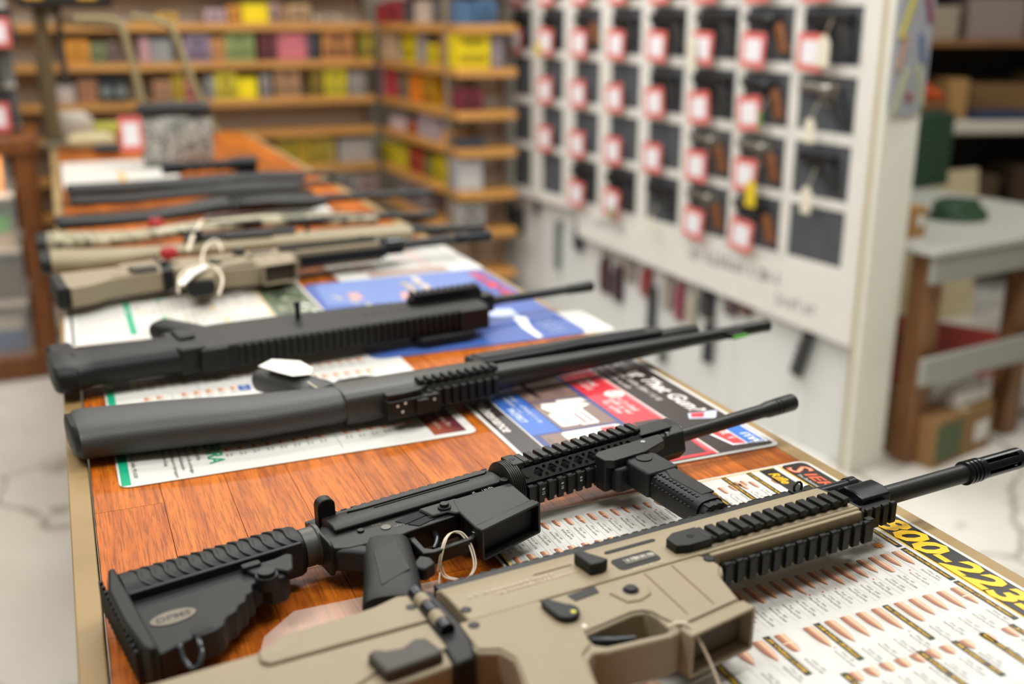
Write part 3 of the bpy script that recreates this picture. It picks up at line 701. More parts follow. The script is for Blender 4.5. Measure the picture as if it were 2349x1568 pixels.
prism('stock_lever', [(-.655, -.0285), (-.627, -.0285), (-.616, -.0255), (-.612, -.03), (-.62, -.052), (-.6255, -.055), (-.632, -.046), (-.65, -.044)], .0112, .0152, K_POLY, wb, .0015)
prism('lever_block', rrect(-.656, -.640, -.034, -.026, .002), .0115, .0175, K_POLY, wb, .001)
dots('lock_pin', [(-.643, -.0535)], .0095, .006, .0175, K_POLY, wb); dots('lock_pin', [(-.643, -.0535)], .0072, .0172, .021, K_METAL, wb)
prism('stock_badge', circ(-.7215, -.064, .0175, 24, .0095), .0112, .0122, mat('stock_badge', '6a6252', .5), wb, .0002)
S = Sheet(0); S.text('DPMS', -.735, -.0672, .0095, '1f1e1c', 1, .03, .1, width=.027); S.build('badge_lettering', wb).location.z = .01222
bp = [(-.744, .0245), (-.7495, .024), (-.757, -.010), (-.7575, -.06), (-.754, -.104), (-.749, -.112), (-.744, -.110)]
pad = prism('butt_pad', bp, -.0195, .0205, K_POLY, sk, .003)
for k in range(14): box('pad_ridge', -.7588, -.7555, -.1+.0088*k, -.0962+.0088*k, -.014, .015, K_POLY, pad, .0006)
tube('sling_loop', smoothpts([(-.716, -.094, .009), (-.7145, -.104, .012), (-.716, -.118, .011), (-.7205, -.127, .006), (-.726, -.126, .004), (-.7285, -.116, .006), (-.7275, -.104, .009), (-.724, -.094, .009)], 5), .0021, K_GLOSS, g)
# folding foregrip
fg = empty('foregrip'); fg.parent = g
bpy.data.objects.remove(fg)
fgm = prism('foregrip_clamp', [(-.292, .0135), (-.288, .0185), (-.238, .0185), (-.234, .0135), (-.234, -.014), (-.292, -.014)], -.041, -.0255, K_POLY, g, .0012, 'v')
prism('clamp_side', [(-.292, -.024), (-.292, -.040), (-.284, -.046), (-.245, -.046), (-.212, -.036), (-.206, -.026), (-.206, -.019), (-.285, -.019)], .0115, .0205, K_METAL, fgm, .0012)
prism('clamp_bridge', rrect(-.284, -.248, -.052, -.034, .006), -.014, .012, K_POLY, fgm, .003)
dots('clamp_screw', [(-.232, -.026)], .0028, .020, .0211, CHROME, fgm)
fd = -93.0
pv = (-.2525, -.051)
def fpt(s, a=0): return (pv[0]+math.cos(R(fd))*s-math.sin(R(fd))*a, pv[1]+math.sin(R(fd))*s+math.cos(R(fd))*a)
hd = prism('foregrip_hinge', [fpt(.013*math.cos(R(t)), .0185*math.sin(R(t))) for t in range(90, 271, 15)]+[fpt(.034, -.0185), fpt(.034, .0185)], -.009, .0175, K_POLY, fgm, .0025)
dots('hinge_button', [fpt(.002)], .0085, .017, .0186, K_POLY, hd)
fb = pathloft('foregrip_handle', [(*fpt(s), .001, fd, ha, hw) for s, ha, hw in ((.022, .0148, .0135), (.028, .0155, .0145), (.05, .0157, .0150), (.08, .0157, .0150), (.1, .0160, .0152), (.104, .0156, .0146))], K_POLY, fgm, 3.2, 28)
prism('handle_spine', [fpt(.034, .0135), fpt(.094, .0135), fpt(.094, -.002), (fpt(.05, -.004)), fpt(.034, .002)], .0145, .0168, K_POLY, fb, .0012)
for row in (-.0065, -.0120, -.0150):
    for k in range(11):
        s_ = .036+.0056*k; wz = .0152 if row > -.01 else (.0128 if row > -.013 else .0072)
        prism('grip_slot', [fpt(s_, row-.0016), fpt(s_+.0026, row-.0016), fpt(s_+.0030, row+.0016), fpt(s_+.0004, row+.0016)], wz, wz+.0012, BLK, fb, 0)
capb = pathloft('foregrip_cap', [(*fpt(s), .001, fd, ha, hw) for s, ha, hw in ((.104, .0138, .0128), (.108, .0138, .0128), (.1085, .0152, .0142), (.113, .0148, .0138), (.1145, .0128, .0115))], K_POLY, fb, 2.4, 28)
for k in range(3): prism('cap_slot', [fpt(.106, -.01+.007*k), fpt(.1145, -.01+.007*k), fpt(.1145, -.0065+.007*k), fpt(.106, -.0065+.007*k)], .0125, .0146, K_METAL, capb, .0005)
# string of the price tag looped through the guard
sp = smoothpts([(-.503, -.082, -.012), (-.5, -.0815, .0), (-.494, -.077, .0085), (-.488, -.0715, .0105), (-.480, -.067, .0105), (-.473, -.071, .009), (-.470, -.081, .0), (-.474, -.094, -.012), (-.484, -.097, -.0195), (-.4935, -.091, -.0195), (-.499, -.083, -.017), (-.498, -.075, -.006)], 6)
tg = tube('tag_string', sp, .00075, STRING, None, 6); tg.matrix_world = g.matrix_world.copy()
tag(tg, 'white cotton string looped through the black carbine trigger guard', 'string')
for dx in (.0018,):
    t2 = tube('string_strand', [p+Vector((dx, -.0008, .0008)) for p in sp], .00065, STRING, tg, 6)
tube('string_tail', smoothpts([(-.503, -.086, -.012), (-.509, -.095, -.020), (-.508, -.106, -.021)], 5), .00075, STRING, tg, 6)

# ---------------------------------------------------------------- tan rifle nearest the front edge
def tan_rifle(mtx, label, ks=1.0):
    s = gun('tan_rifle', mtx, label)
    bm = bmesh.new(); add_lathe(bm, [(-.2, .0085), (-.13, .0098), (-.13, .0094), (-.01, .0094)], n=28); fin('barrel', bm, K_STEEL, s)
    bm = bmesh.new(); pr = [(-.012, .0085), (-.0115, .0105)]
    for i in range(4): pr += [(-.011+.0055*i, .0122), (-.0075+.0055*i, .0122), (-.0070+.0055*i, .0110), (-.0058+.0055*i, .0110)]
    pr += [(.0115, .0112), (.015, .0112)]
    add_lathe(bm, pr, n=28); fh = fin('flash_hider', bm, K_GLOSS, s)
    for k in range(6):
        a0 = R(60*k+30)
        L_ = [(.0112*math.cos(a0+R(t)), .0112*math.sin(a0+R(t))) for t in (-19, -9, 0, 9, 19)]; I_ = [(.0072*math.cos(a0+R(t)), .0072*math.sin(a0+R(t))) for t in (19, 9, 0, -9, -19)]
        prism('hider_prong', L_+I_, .015, .064, K_GLOSS, fh, .0004, 'u')
    lathe('hider_collar', [(.062, .0112), (.070, .0112), (.070, .0072), (.062, .0072)], K_GLOSS, fh, caps=False)
    lathe('bore_liner', [(.006, .0058), (.066, .0058)], BLK, fh)
    # gas regulator block with its own short rail
    gr = prism('gas_block', [(-.0165, -.0135), (-.0165, .0135), (-.006, .0172), (.008, .0172), (.016, .011), (.026, .011), (.030, .004), (.030, -.004), (.026, -.011), (.014, -.0135)], -.168, -.132, K_GLOSS, s, .0015, 'u')
    lathe('regulator_tube', [(-.2, .008), (-.150, .008), (-.149, .0095), (-.14, .0095)], K_GLOSS, gr, (.022, .006), 'u', 20)
    rail('block_rail', -.186, -.138, -.0300, -.0155, K_METAL, gr, 0, 'v-', pitch=.0118, tooth=.006)
    # upper receiver and handguard: one long extrusion
    UPX = [(.0265, -.0115), (.0265, .0115), (.018, .0165), (.002, .0182), (-.034, .0185), (-.034, -.0185), (.002, -.0182), (.018, -.0165)]
    ur = prism('upper_receiver', UPX, -.578, -.190, FDE, s, .0016, 'u')
    prism('handguard_lip', [(-.360, -.034), (-.192, -.034), (-.192, -.0385), (-.36, -.0385)], -.013, .0172, FDE, ur, .001)
    prism('handguard_nose', UPX, -.1905, -.1875, K_METAL, ur, .0006, 'u')
    prism('seam_line', rect(-.36, -.192, -.0302, -.0296), .0180, .0187, mat('seam_shadow', '4a3c2e', .8), ur, 0)
    rail('top_rail', -.574, -.183, .0385, .026, K_METAL, ur, 0, 'v+', depth=.0020, bw=.97)
    rail('side_rail', -.356, -.196, .0265, .0178, K_METAL, ur, -.0165, 'w+', pitch=.0127, tooth=.0070)
    prism('rail_end_block', [(-.376, -.0045), (-.352, -.0045), (-.352, -.0285), (-.376, -.0285), (-.386, -.0245), (-.386, -.0105)], .0178, .0262, K_METAL, ur, .0009)
    dots('rail_screw', [(-.366, -.0165)], .0032, .0258, .0266, K_GLOSS, ur)
    rail('lower_rail', -.352, -.1885, -.0475, -.0385, K_METAL, ur, 0, 'v-', pitch=.0127, tooth=.0070)
    prism('rail_end_cap', rrect(-.0455, -.0385, -.0112, .0112, .001), -.1905, -.1830, K_METAL, ur, .0006, 'u')
    tube('sight_loop', [(-.204+.0048*math.cos(R(t)), .030, .0155+.0052*math.sin(R(t))) for t in range(0, 360, 30)], .0012, K_METAL, ur, 8, True)
    box('loop_foot', -.211, -.197, .024, .036, .006, .0125, K_METAL, ur, .0015)
    # receiver details (right flank faces up)
    prism('ejection_port', rrect(-.4405, -.4005, -.0265, -.0085, .004), .0183, .0188, BLK, ur, 0)
    prism('bolt_carrier', [(-.431, -.0205), (-.402, -.0205), (-.402, -.0125), (-.431, -.0125)], .0188, .0193, mat('bolt_steel', '5c5a50', .4, .6), ur, 0)
    prism('port_slot', rrect(-.4365, -.3865, .0020, .0062, .002), .0182, .0187, BLK, ur, 0)
    S = Sheet(0)
    S.scrib(-.428, -.0175, .024, .0062, 'c9c6ba', 1); q = tag(S.build('bolt_lettering', ur), kind='stuff'); q.location.z = .01935
    S = Sheet(0)
    S.scrib(-.566, -.006, .075, .0055, 'b5a489', 1)
    tag(S.build('receiver_lettering', ur), kind='stuff').location.z = .01868; S = Sheet(0)
    S.scrib(-.545, -.0115, .075, .0048, 'b5a489', 1)
    tag(S.build('receiver_lettering', ur), kind='stuff').location.z = .01868; S = Sheet(0)
    S.scrib(-.432, -.0305, .03, .0044, 'c4b69c', 1)
    tag(S.build('receiver_lettering', ur), kind='stuff').location.z = .01868
    hnd = prism('charging_handle', [(-.468, .0015), (-.462, .0035), (-.4585, .0), (-.4575, -.0035), (-.4485, -.0195), (-.4555, -.0225), (-.4665, -.0215), (-.4675, -.007)], .0183, .0285, K_POLY, ur, .0015)
    prism('handle_slot', rrect(-.505, -.47, .0005, .0020, .0006), .0183, .0187, mat('seam_tan', '6e5f49', .8), ur, 0)
    prism('receiver_step', [(-.52, -.0335), (-.37, -.0335), (-.37, -.0350), (-.52, -.0350)], .0155, .0189, mat('seam_tan', '6e5f49', .8), ur, 0)
    # lower receiver in polymer with trigger opening
    lower = [(-.585, -.030), (-.37, -.030), (-.364, -.040), (-.3635, -.055), (-.368, -.063), (-.3745, -.067), (-.384, -.104), (-.4505, -.1135), (-.447, -.094), (-.45, -.1115), (-.458, -.1145), (-.512, -.109), (-.519, -.1045), (-.5235, -.108), (-.5325, -.132), (-.541, -.155), (-.588, -.150), (-.5835, -.128), (-.5755, -.104), (-.5725, -.088), (-.578, -.0775), (-.592, -.074), (-.592, -.0345)]
    lower = [(-.588, -.030), (-.37, -.030), (-.364, -.040), (-.3635, -.056), (-.369, -.064), (-.3745, -.068), (-.3845, -.104), (-.4475, -.1125), (-.4500, -.116), (-.460, -.1175), (-.509, -.112), (-.519, -.108), (-.5265, -.114), (-.5335, -.134), (-.541, -.158), (-.588, -.153), (-.5835, -.130), (-.5755, -.106), (-.5715, -.090), (-.575, -.0775), (-.590, -.070), (-.592, -.0345)]
    hole = [(-.5115, -.0865), (-.466, -.0805), (-.4565, -.083), (-.4535, -.091), (-.4540, -.1095), (-.460, -.1115), (-.506, -.1055), (-.5125, -.100)]
    lw = prism('lower_receiver', lower, -.0165, .0165, FDE2, s, .0022, 'w', [hole], 3)
    prism('lower_flank', [(-.586, -.033), (-.372, -.033), (-.3665, -.042), (-.366, -.055), (-.377, -.068), (-.386, -.102), (-.447, -.1105), (-.4515, -.094), (-.453, -.086), (-.458, -.0805), (-.466, -.0785), (-.5115, -.0845), (-.516, -.100), (-.528, -.108), (-.535, -.13), (-.541, -.154), (-.585, -.149), (-.58, -.127), (-.573, -.104), (-.5695, -.088), (-.574, -.0745), (-.588, -.068)], .0165, .0182, FDE2, lw, .0016)
    quadrim('magazine_mouth', (-.4495, -.1145), (-.3835, -.1055), -.0175, .0185, .012, .0026, FDE2, mat('tan_shaft', '4a4030', .8), lw)
    for a, b in (((-.4265, -.038), (-.4325, -.101)), ((-.4, -.038), (-.4065, -.099))):
        d_ = Vector((b[0]-a[0], b[1]-a[1])).normalized(); nn = Vector((-d_.y, d_.x))*.0006
        prism('well_groove', [(a[0]+nn.x, a[1]+nn.y), (b[0]+nn.x, b[1]+nn.y), (b[0]-nn.x, b[1]-nn.y), (a[0]-nn.x, a[1]-nn.y)], .0178, .0186, mat('seam_tan', '6e5f49', .8), lw, 0)
    prism('button_fence', [(-.468, -.050), (-.44, -.046), (-.436, -.056), (-.44, -.066), (-.452, -.0705), (-.463, -.068)], .0178, .0196, FDE2, lw, .0022)
    dots('magazine_button', [(-.4515, -.0555)], .0065, .0192, .0204, BLK, lw); dots('magazine_button', [(-.4515, -.0555)], .0048, .0196, .0222, K_METAL, lw)
    prism('bolt_catch_window', [(-.4975, -.0375), (-.4715, -.0352), (-.4735, -.0455), (-.496, -.0478)], .0180, .0187, K_METAL, lw, .0003)
    prism('safety_lever', [(-.5225, -.0405), (-.5165, -.0405), (-.5085, -.0515)]+[(-.5125+.0100*math.cos(R(t)), -.0615+.0100*math.sin(R(t))) for t in range(60, -200, -20)]+[(-.5235, -.049)], .0182, .0232, K_POLY, lw, .0014)
    dots('safety_dot', [(-.509, -.0655)], .0021, .0230, .0234, mat('yellow_paint', 'c9c22c', .5), lw)
    dots('safety_mark', [(-.5075, -.0785)], .0019, .0180, .0184, WHITE_PLY, lw)
    dots('receiver_pin', [(-.5735, -.0195), (-.5775, -.0405)], .0042, .0175, .0190, K_METAL, lw); dots('takedown_pin', [(-.3672, -.0435)], .0046, .0165, .0195, K_METAL, lw)
    pathloft('trigger', [(-.509, -.080, .006, -60, .006, .007), (-.502, -.088, .006, -40, .0052, .007), (-.492, -.0935, .006, -25, .0042, .0065), (-.477, -.0985, .006, -14, .0034, .006)], K_GLOSS, lw)
    # hinge block
    hk = prism('stock_hinge', [(-.610, .019), (-.592, .024), (-.585, .018), (-.584, -.034), (-.588, -.060), (-.594, -.076), (-.6105, -.078), (-.607, -.04)], -.017, .0185, K_POLY, s, .0025)
    for v0, v1, mt in ((.019, .0085, K_GLOSS), (.0085, -.004, FDE2), (-.004, -.018, K_GLOSS), (-.018, -.031, FDE2), (-.031, -.042, K_GLOSS)):
        lathe('hinge_knuckle', [(v1+.0004, .0058), (v0-.0004, .0058)], mt, hk, (-.5985, .0205), 'v', 16, .0006)
    # folding stock
    q_ = lambda P: [(-.604+(u+.604)*ks, v) for u, v in P]
    sb = [(-.606, .0205), (-.612, .0225), (-.632, .0165), (-.648, .0145), (-.70, .0125), (-.708, .0105), (-.712, .0035), (-.87, .0), (-.885, -.004), (-.889, -.10), (-.88, -.122), (-.82, -.112), (-.76, -.085), (-.70, -.078), (-.67, -.0775), (-.635, -.0765), (-.609, -.0745), (-.604, -.022)]
    sk2 = prism('stock', q_(sb), -.0165, .0165, FDE2, s, .004, 'w', (), 4)
    ck = [(-.603, .0185), (-.612, .0215), (-.632, .0155), (-.648, .0135), (-.70, .0115), (-.7065, .0095), (-.7125, .003), (-.7235, -.0), (-.7255, -.012), (-.720, -.0185), (-.604, -.0195)]
    prism('cheek_rest', q_(ck), .0160, .0195, FDE2, sk2, .0018, 'w', (), 3)
    prism('stock_panel', q_([(-.605, -.0215), (-.7225, -.0205), (-.74, -.036), (-.76, -.074), (-.69, -.074), (-.66, -.06), (-.64, -.058), (-.606, -.057)]), .0155, .0185, FDE2, sk2, .0018, 'w', (), 3)
    dots('stock_screw', q_([(-.6085, .0015)]), .0042, .0192, .0199, K_METAL, sk2); dots('stock_dimple', q_([(-.7125, -.0065)]), .0055, .0192, .0197, FDE, sk2)
    prism('stock_latch', [(-.662, -.0475), (-.655, -.0435), (-.648, -.049), (-.637, -.051), (-.626, -.0445), (-.618, -.0475), (-.614, -.070), (-.658, -.074)], .015, .0255, mat('latch_polymer', '38332d', .55), sk2, .003)
    box('butt_plate', -.604-.293*ks-(.012 if ks < 1 else 0), -.604-.281*ks, -.118, -.008, -.018, .018, K_POLY, sk2, .004)
    prism('grip_cap', rrect(-.588, -.541, -.0135, .0135, .011), -.162, -.150, K_POLY, lw, .002, 'v')
    return s
s = tan_rifle(frame((.8061, .7175, .037), 5.3), 'desert tan rifle with black accessory rails and folding stock on the bullet chart')
# price tag string on the tan rifle
tgs = tube('tag_string', smoothpts([(-.455, -.108, .0185), (-.4475, -.111, .0205), (-.4415, -.118, .018), (-.434, -.132, -.005), (-.428, -.145, -.0335)], 5), .0011, STRING, None, 6)
tgs.matrix_world = s.matrix_world.copy(); tag(tgs, 'pale string hanging from the tan rifle trigger guard', 'string')
# ---------------------------------------------------------------- charcoal long gun with pistol grip (grip side away)
g = gun('charcoal_shotgun', frame((.9299, 1.2487, .032), 6.8, .3), 'charcoal long gun with smooth one-piece stock and short rear sight rail', 'long gun')
sk = loft('stock', [(-.950, .066, -.002, .046, .0195), (-.946, .069, -.002, .050, .0215), (-.938, .0695, -.002, .0505, .0225), (-.915, .064, -.002, .049, .0225), (-.85, .044, 0, .047, .0222), (-.772, .022, 0, .042, .0215), (-.72, .014, 0, .037, .0205), (-.69, .010, 0, .034, .0202), (-.662, .006, 0, .030, .0200)], G_POLY, g, 2.5, 32)
loft('butt_pad', [(-.957, .078, -.002, .024, .014), (-.955, .072, -.002, .044, .0185), (-.9495, .067, -.002, .047, .020)], K_POLY, sk, 2.5, 28)
rc = loft('receiver', [(-.662, .006, 0, .031, .0205), (-.655, .006, 0, .032, .021), (-.56, .000, 0, .031, .0215), (-.47, -.004, 0, .028, .0215), (-.462, -.005, 0, .024, .019)], mat('charcoal_alloy', '2f2f2c', .45, .0, .06), g, 4.0, 32)
gpp = pathloft('pistol_grip', [(-.668, .030, 0, 105, .028, .017), (-.672, .055, 0, 108, .024, .0165), (-.682, .085, 0, 112, .021, .0165), (-.695, .115, .0, 114, .0215, .0165), (-.707, .143, 0, 114, .0225, .016), (-.710, .149, 0, 114, .019, .013)], G_POLY, g, 2.6, 28)
for k in range(8):
    q = .085+.0075*k; tube('grip_ridge', [(-.660-.013-(q-.085)*.42-.0205+.003*j, q-.004+.0022*j, .0165*math.cos(R(-70+20*j))*1.0) for j in range(0, 8)], .0011, G_POLY, gpp, 6)
prism('trigger_guard', [(-.655, .03), (-.65, .062), (-.635, .072), (-.60, .07), (-.585, .055), (-.582, .03), (-.588, .03), (-.592, .052), (-.603, .063), (-.632, .065), (-.643, .058), (-.648, .03)], -.007, .007, K_POLY, g, .001)
rail('optic_rail', -.6, -.468, -.043, -.028, K_METAL, g, .003, 'v-', pitch=.0118, tooth=.0062, half=.0118, depth=.0045)
rail('optic_rail', -.57, -.462, .0255, .018, K_METAL, g, -.022, 'w+', pitch=.0118, tooth=.0062, half=.0085, depth=.004)
si = box('rear_sight', -.620, -.553, -.050, -.030, -.011, .012, K_METAL, g, .0015)
prism('sight_hood', [(-.620, -.046), (-.62, -.032), (-.56, -.030), (-.575, -.044), (-.598, -.047)], .0115, .0195, K_METAL, si, .0015)
box('sight_blade', -.585, -.57, -.056, -.049, -.008, .010, K_METAL, si, .001)
for u_, w_ in ((-.610, .004), (-.600, .006), (-.604, -.004), (-.562, .004)): box('sight_mark', u_, u_+.003, -.0505, -.0499, w_, w_+.003, WHITE_PLY, si, 0)
bm = bmesh.new(); add_lathe(bm, [(-.47, .0172), (-.44, .0168), (-.34, .0135), (-.248, .0120), (-.16, .0105), (-.13, .0095), (.006, .0092), (.008, .0098), (.013, .0098), (.013, .006), (.006, .006)], (-.004, 0), 'u', 28); fin('barrel', bm, K_STEEL, g)
fe = prism('fore_end', [(-.470, .050), (-.462, .014), (-.36, .013), (-.30, .016), (-.26, .011), (-.176, .006), (-.166, .018), (-.170, .034), (-.30, .044)], -.014, .0175, K_POLY, g, .003)
prism('fore_end_top', [(-.462, .046), (-.455, .022), (-.35, .021), (-.29, .023), (-.20, .017), (-.19, .028), (-.3, .038)], .017, .0195, K_POLY, fe, .0015)
lathe('magazine_cap', [(-.172, .010), (-.16, .012), (-.13, .012), (-.10, .0105), (-.098, .007)], K_METAL, g, (.025, 0), 'u', 20)
fs = prism('front_sight', [(-.075, -.012), (-.045, -.012), (-.047, -.024), (-.07, -.026)], -.004, .004, K_METAL, g, .0008)
lathe('fibre_dot', [(-.073, .0022), (-.047, .0022)], mat('green_fibre', '4fae2c', .3), fs, (-.0268, 0), 'u', 10)
# white price tag resting on that grip
def card(name, pxs, z, zs, label, cat, material=WHITE_PLY, th=.0006):
    bm = bmesh.new(); P_ = [(*onz(x, y, z+dz), T+z+dz) for (x, y), dz in zip(pxs, zs)]
    a = [bm.verts.new(p) for p in P_]; b = [bm.verts.new((p[0], p[1], p[2]-th)) for p in P_]; n = len(a)
    bm.faces.new(a); bm.faces.new(b[::-1])
    for i in range(n): bm.faces.new((a[i], a[(i+1) % n], b[(i+1) % n], b[i]))
    o = fin(name, bm, material, None, 0, smooth=False); tag(o, label, cat); return o
tg = card('price_tag', [(592, 839), (624, 823), (688, 827), (718, 843), (712, 858), (672, 862), (636, 853)], .052, (0, .002, .001, -.002, -.003, 0, .001), 'small white paper price tag lying on the charcoal gun grip', 'price tag')
pa = [(*onz(x, y, .05), T+z) for x, y, z in ((712, 850, .049), (740, 858, .04), (752, 872, .034), (735, 884, .044), (706, 872, .048))]
tube('tag_string', smoothpts(pa, 4), .0009, STRING, tg, 6)

# ---------------------------------------------------------------- black rifle with ribbed fore-end (grip side away)
g = gun('black_ribbed_rifle', frame((.7976, 1.5482, .036), 6.6, .25), 'black rifle with ribbed fore-end and short rail lying across the blue mat')
sk = loft('stock', [(-.850, -.018, -.002, .050, .019), (-.846, -.018, -.002, .056, .0215), (-.825, -.020, -.002, .056, .0225), (-.822, -.021, -.002, .050, .0205), (-.80, -.022, 0, .046, .0205), (-.72, -.026, 0, .044, .0205), (-.695, -.028, 0, .045, .021)], K_POLY, g, 2.8, 32)
lathe('stock_band', [(-.8245, .0215), (-.8195, .0215)], BLK, sk, (-.021, 0), 'u', 28).scale = (1, 1, 1)
box('butt_cheek', -.848, -.815, .0, .045, -.014, .019, K_POLY, sk, .006, 4)
hb_ = prism('hinge_block', [(-.70, .022), (-.672, .020), (-.66, -.07), (-.695, -.074), (-.705, -.03)], -.018, .0195, K_METAL, g, .004)
prism('hinge_step', [(-.69, .012), (-.668, .01), (-.664, -.03), (-.688, -.032)], .0185, .0245, K_POLY, hb_, .003)
body_ = prism('receiver', [(-.672, .024), (-.655, .036), (-.62, .040), (-.50, .034), (-.40, .024), (-.34, .016), (-.235, .010), (-.225, .0), (-.228, -.066), (-.245, -.074), (-.66, -.074), (-.675, -.066)], -.016, .0165, K_METAL, g, .003)
for k in range(33): box('rib', -.618+.0105*k, -.6125+.0105*k, -.0785, -.0725, -.014, .0145, K_METAL, body_, .001, 1)
box('front_clamp', -.284, -.236, -.084, -.07, -.0165, .0165, K_METAL, body_, .002)
box('rear_plate', -.67, -.632, -.080, -.072, -.016, .016, K_METAL, body_, .003)
for k in range(7): prism('vent_slot', rrect(-.418+.0135*k, -.4105+.0135*k, -.036, -.020, .0025), .0163, .0168, BLK, body_, 0)
rail('short_rail', -.33, -.218, .034, .016, K_METAL, body_, -.006, 'w+', pitch=.0115, tooth=.006, half=.0125)
box('rail_riser', -.335, -.212, -.016, .004, .016, .027, K_METAL, body_, .002)
prism('fixed_foot', [(-.36, -.062), (-.265, -.062), (-.262, -.088), (-.35, -.088)], -.026, -.016, K_POLY, body_, .002)
pathloft('pistol_grip', [(-.640, .026, 0, 118, .022, .0155), (-.652, .05, 0, 120, .0205, .016), (-.668, .078, 0, 122, .0205, .016), (-.684, .104, 0, 124, .021, .0155), (-.688, .111, 0, 124, .017, .012)], K_POLY, g, 2.6, 26)
prism('trigger_guard', [(-.63, .036), (-.628, .064), (-.61, .074), (-.575, .068), (-.555, .052), (-.55, .036), (-.556, .036), (-.56, .049), (-.578, .061), (-.608, .067), (-.621, .06), (-.623, .036)], -.006, .006, K_POLY, g, .001)
prism('sling_tab', [(-.600, .06), (-.592, .062), (-.59, .084), (-.597, .086)], -.003, .003, K_METAL, g, .001)
lathe('charging_knob', [(.016, .004), (.036, .004), (.037, .0055), (.042, .0055)], K_METAL, body_, (-.508, .004), 'w', 16)
prism('magazine_release', [(-.53, .034), (-.47, .03), (-.475, .046), (-.52, .052)], -.010, .010, K_METAL, body_, .002)
gb = prism('gas_block', rrect(-.016, .014, -.014, .016, .005), -.228, -.19, K_METAL, g, .002, 'u')
bm = bmesh.new(); add_lathe(bm, [(-.2, .0095), (-.17, .0072), (-.045, .0072), (-.043, .0085), (-.008, .0095), (.006, .0095), (.007, .005), (0, .005)], n=24); fin('barrel', bm, K_STEEL, g)

# ---------------------------------------------------------------- second tan rifle, stock collapsed
tan_rifle(frame((.7699-.035, 2.0106-.004, .037), 6.3), 'tan rifle with collapsed stock and black butt behind the green bar chart', .575)

# ---------------------------------------------------------------- far long guns described by stations along their centre line
def far_gun(name, st, label, material, pad_mat, barrel_tip, barrel_r=.008, zc=.034, wide=.021, extra=None, cat='rifle'):
    W = [onz(x, y, zc) for x, y, h in st]
    ang = math.degrees(math.atan2(W[-1][1]-W[0][1], W[-1][0]-W[0][0]))
    fm = frame((*W[-1], zc), ang); g = gun(name, fm, label, cat); inv = fm.inverted(); S_ = []
    for (x, y, h), w in zip(st, W):
        p = inv @ Vector((w[0], w[1], T+zc)); D = math.hypot(w[0], w[1], HC-zc); E = math.asin((HC-zc)/D)
        half = h*D/FPX; hw = min(wide, half*.9); rem = max(half*half-(hw*math.cos(E))**2, (half*.32)**2); hv = min(.062, math.sqrt(rem)/math.sin(E)); hv = max(hv, hw*1.05)
        S_.append((p.x, p.y, 0, hv, hw))
    S_.sort(key=lambda q: q[0])
    a = S_[0]
    sk = loft('stock', [(a[0]+.012, a[1], 0, a[3], a[4])]+S_[1:], material, g, 2.5, 26)
    loft('butt_pad', [(a[0]-.008, a[1], 0, a[3]*.9, a[4]*.85), (a[0]-.004, a[1], 0, a[3], a[4]), (a[0]+.012, a[1], 0, a[3], a[4])], pad_mat, g, 2.5, 24)
    tw = onz(*barrel_tip, zc+.004); t = inv @ Vector((tw[0], tw[1], T+zc)); e = S_[-1]
    tube('barrel', [(e[0]-.20, e[1], .006), (e[0], e[1]*.8+t.y*.2, .006), (t.x-.03, t.y, .004), (t.x-.028, t.y, .004), (t.x, t.y, .004)], [barrel_r*1.2, barrel_r*1.1, barrel_r, barrel_r*1.15, barrel_r*1.15], K_STEEL, g, 16)
    return g, S_, inv
g, Q, inv = far_gun('tan_bolt_rifle', [(102, 600, 24), (190, 597, 24), (290, 588, 19), (372, 577, 13), (450, 571, 15), (540, 563, 17), (640, 553, 17), (800, 541, 18), (935, 531, 18)], 'tan stocked bolt rifle with black bolt and tall fore-end', OLV, K_POLY, (1108, 521))
u = Q[4][0]
lathe('receiver', [(u-.02, .013), (u+.20, .0125)], K_METAL, g, (Q[5][1]+.012, .014), 'u', 18)
tube('bolt_handle', [(u+.01, Q[4][1], .02), (u+.008, Q[4][1]-.02, .034), (u+.0, Q[4][1]-.035, .038)], [.004, .004, .007], K_GLOSS, g, 10)
prism('floor_plate', rrect(u+.055, u+.15, Q[5][1]-.012, Q[5][1]+.010, .004), .012, .0225, K_METAL, g, .002)
box('sling_stud', u+.22, u+.228, Q[6][1]-.01, Q[6][1]+.004, .018, .027, K_METAL, g, .002)
CAMO = None
def camo(name, cs, scale):
    m, nt, b = newmat(name); tc = nt.nodes.new('ShaderNodeTexCoord'); vo = nt.nodes.new('ShaderNodeTexVoronoi'); vo.inputs['Scale'].default_value = scale
    nz = nt.nodes.new('ShaderNodeTexNoise'); nz.inputs['Scale'].default_value = scale*.7; nt.links.new(tc.outputs['Object'], nz.inputs['Vector'])
    mv = nt.nodes.new('ShaderNodeMix'); mv.data_type = 'RGBA'; mv.inputs['Factor'].default_value = .3
    nt.links.new(tc.outputs['Object'], mv.inputs['A']); nt.links.new(nz.outputs['Color'], mv.inputs['B']); nt.links.new(mv.outputs['Result'], vo.inputs['Vector'])
    sp = nt.nodes.new('ShaderNodeSeparateColor'); nt.links.new(vo.outputs['Color'], sp.inputs['Color'])
    cr = nt.nodes.new('ShaderNodeValToRGB'); cr.color_ramp.interpolation = 'CONSTANT'
    while len(cr.color_ramp.elements) < len(cs): cr.color_ramp.elements.new(.5)
    for i, c in enumerate(cs): cr.color_ramp.elements[i].position = i/len(cs); cr.color_ramp.elements[i].color = (*hexc(c), 1)
    nt.links.new(sp.outputs['Red'], cr.inputs['Fac']); nt.links.new(cr.outputs['Color'], b.inputs['Base Color']); b.inputs['Roughness'].default_value = .6
    return m
CAMO = camo('woodland_camouflage', ['8a8468', '6a6a50', 'a7a086', '55513f', '958c70', 'b3ad96'], 26)
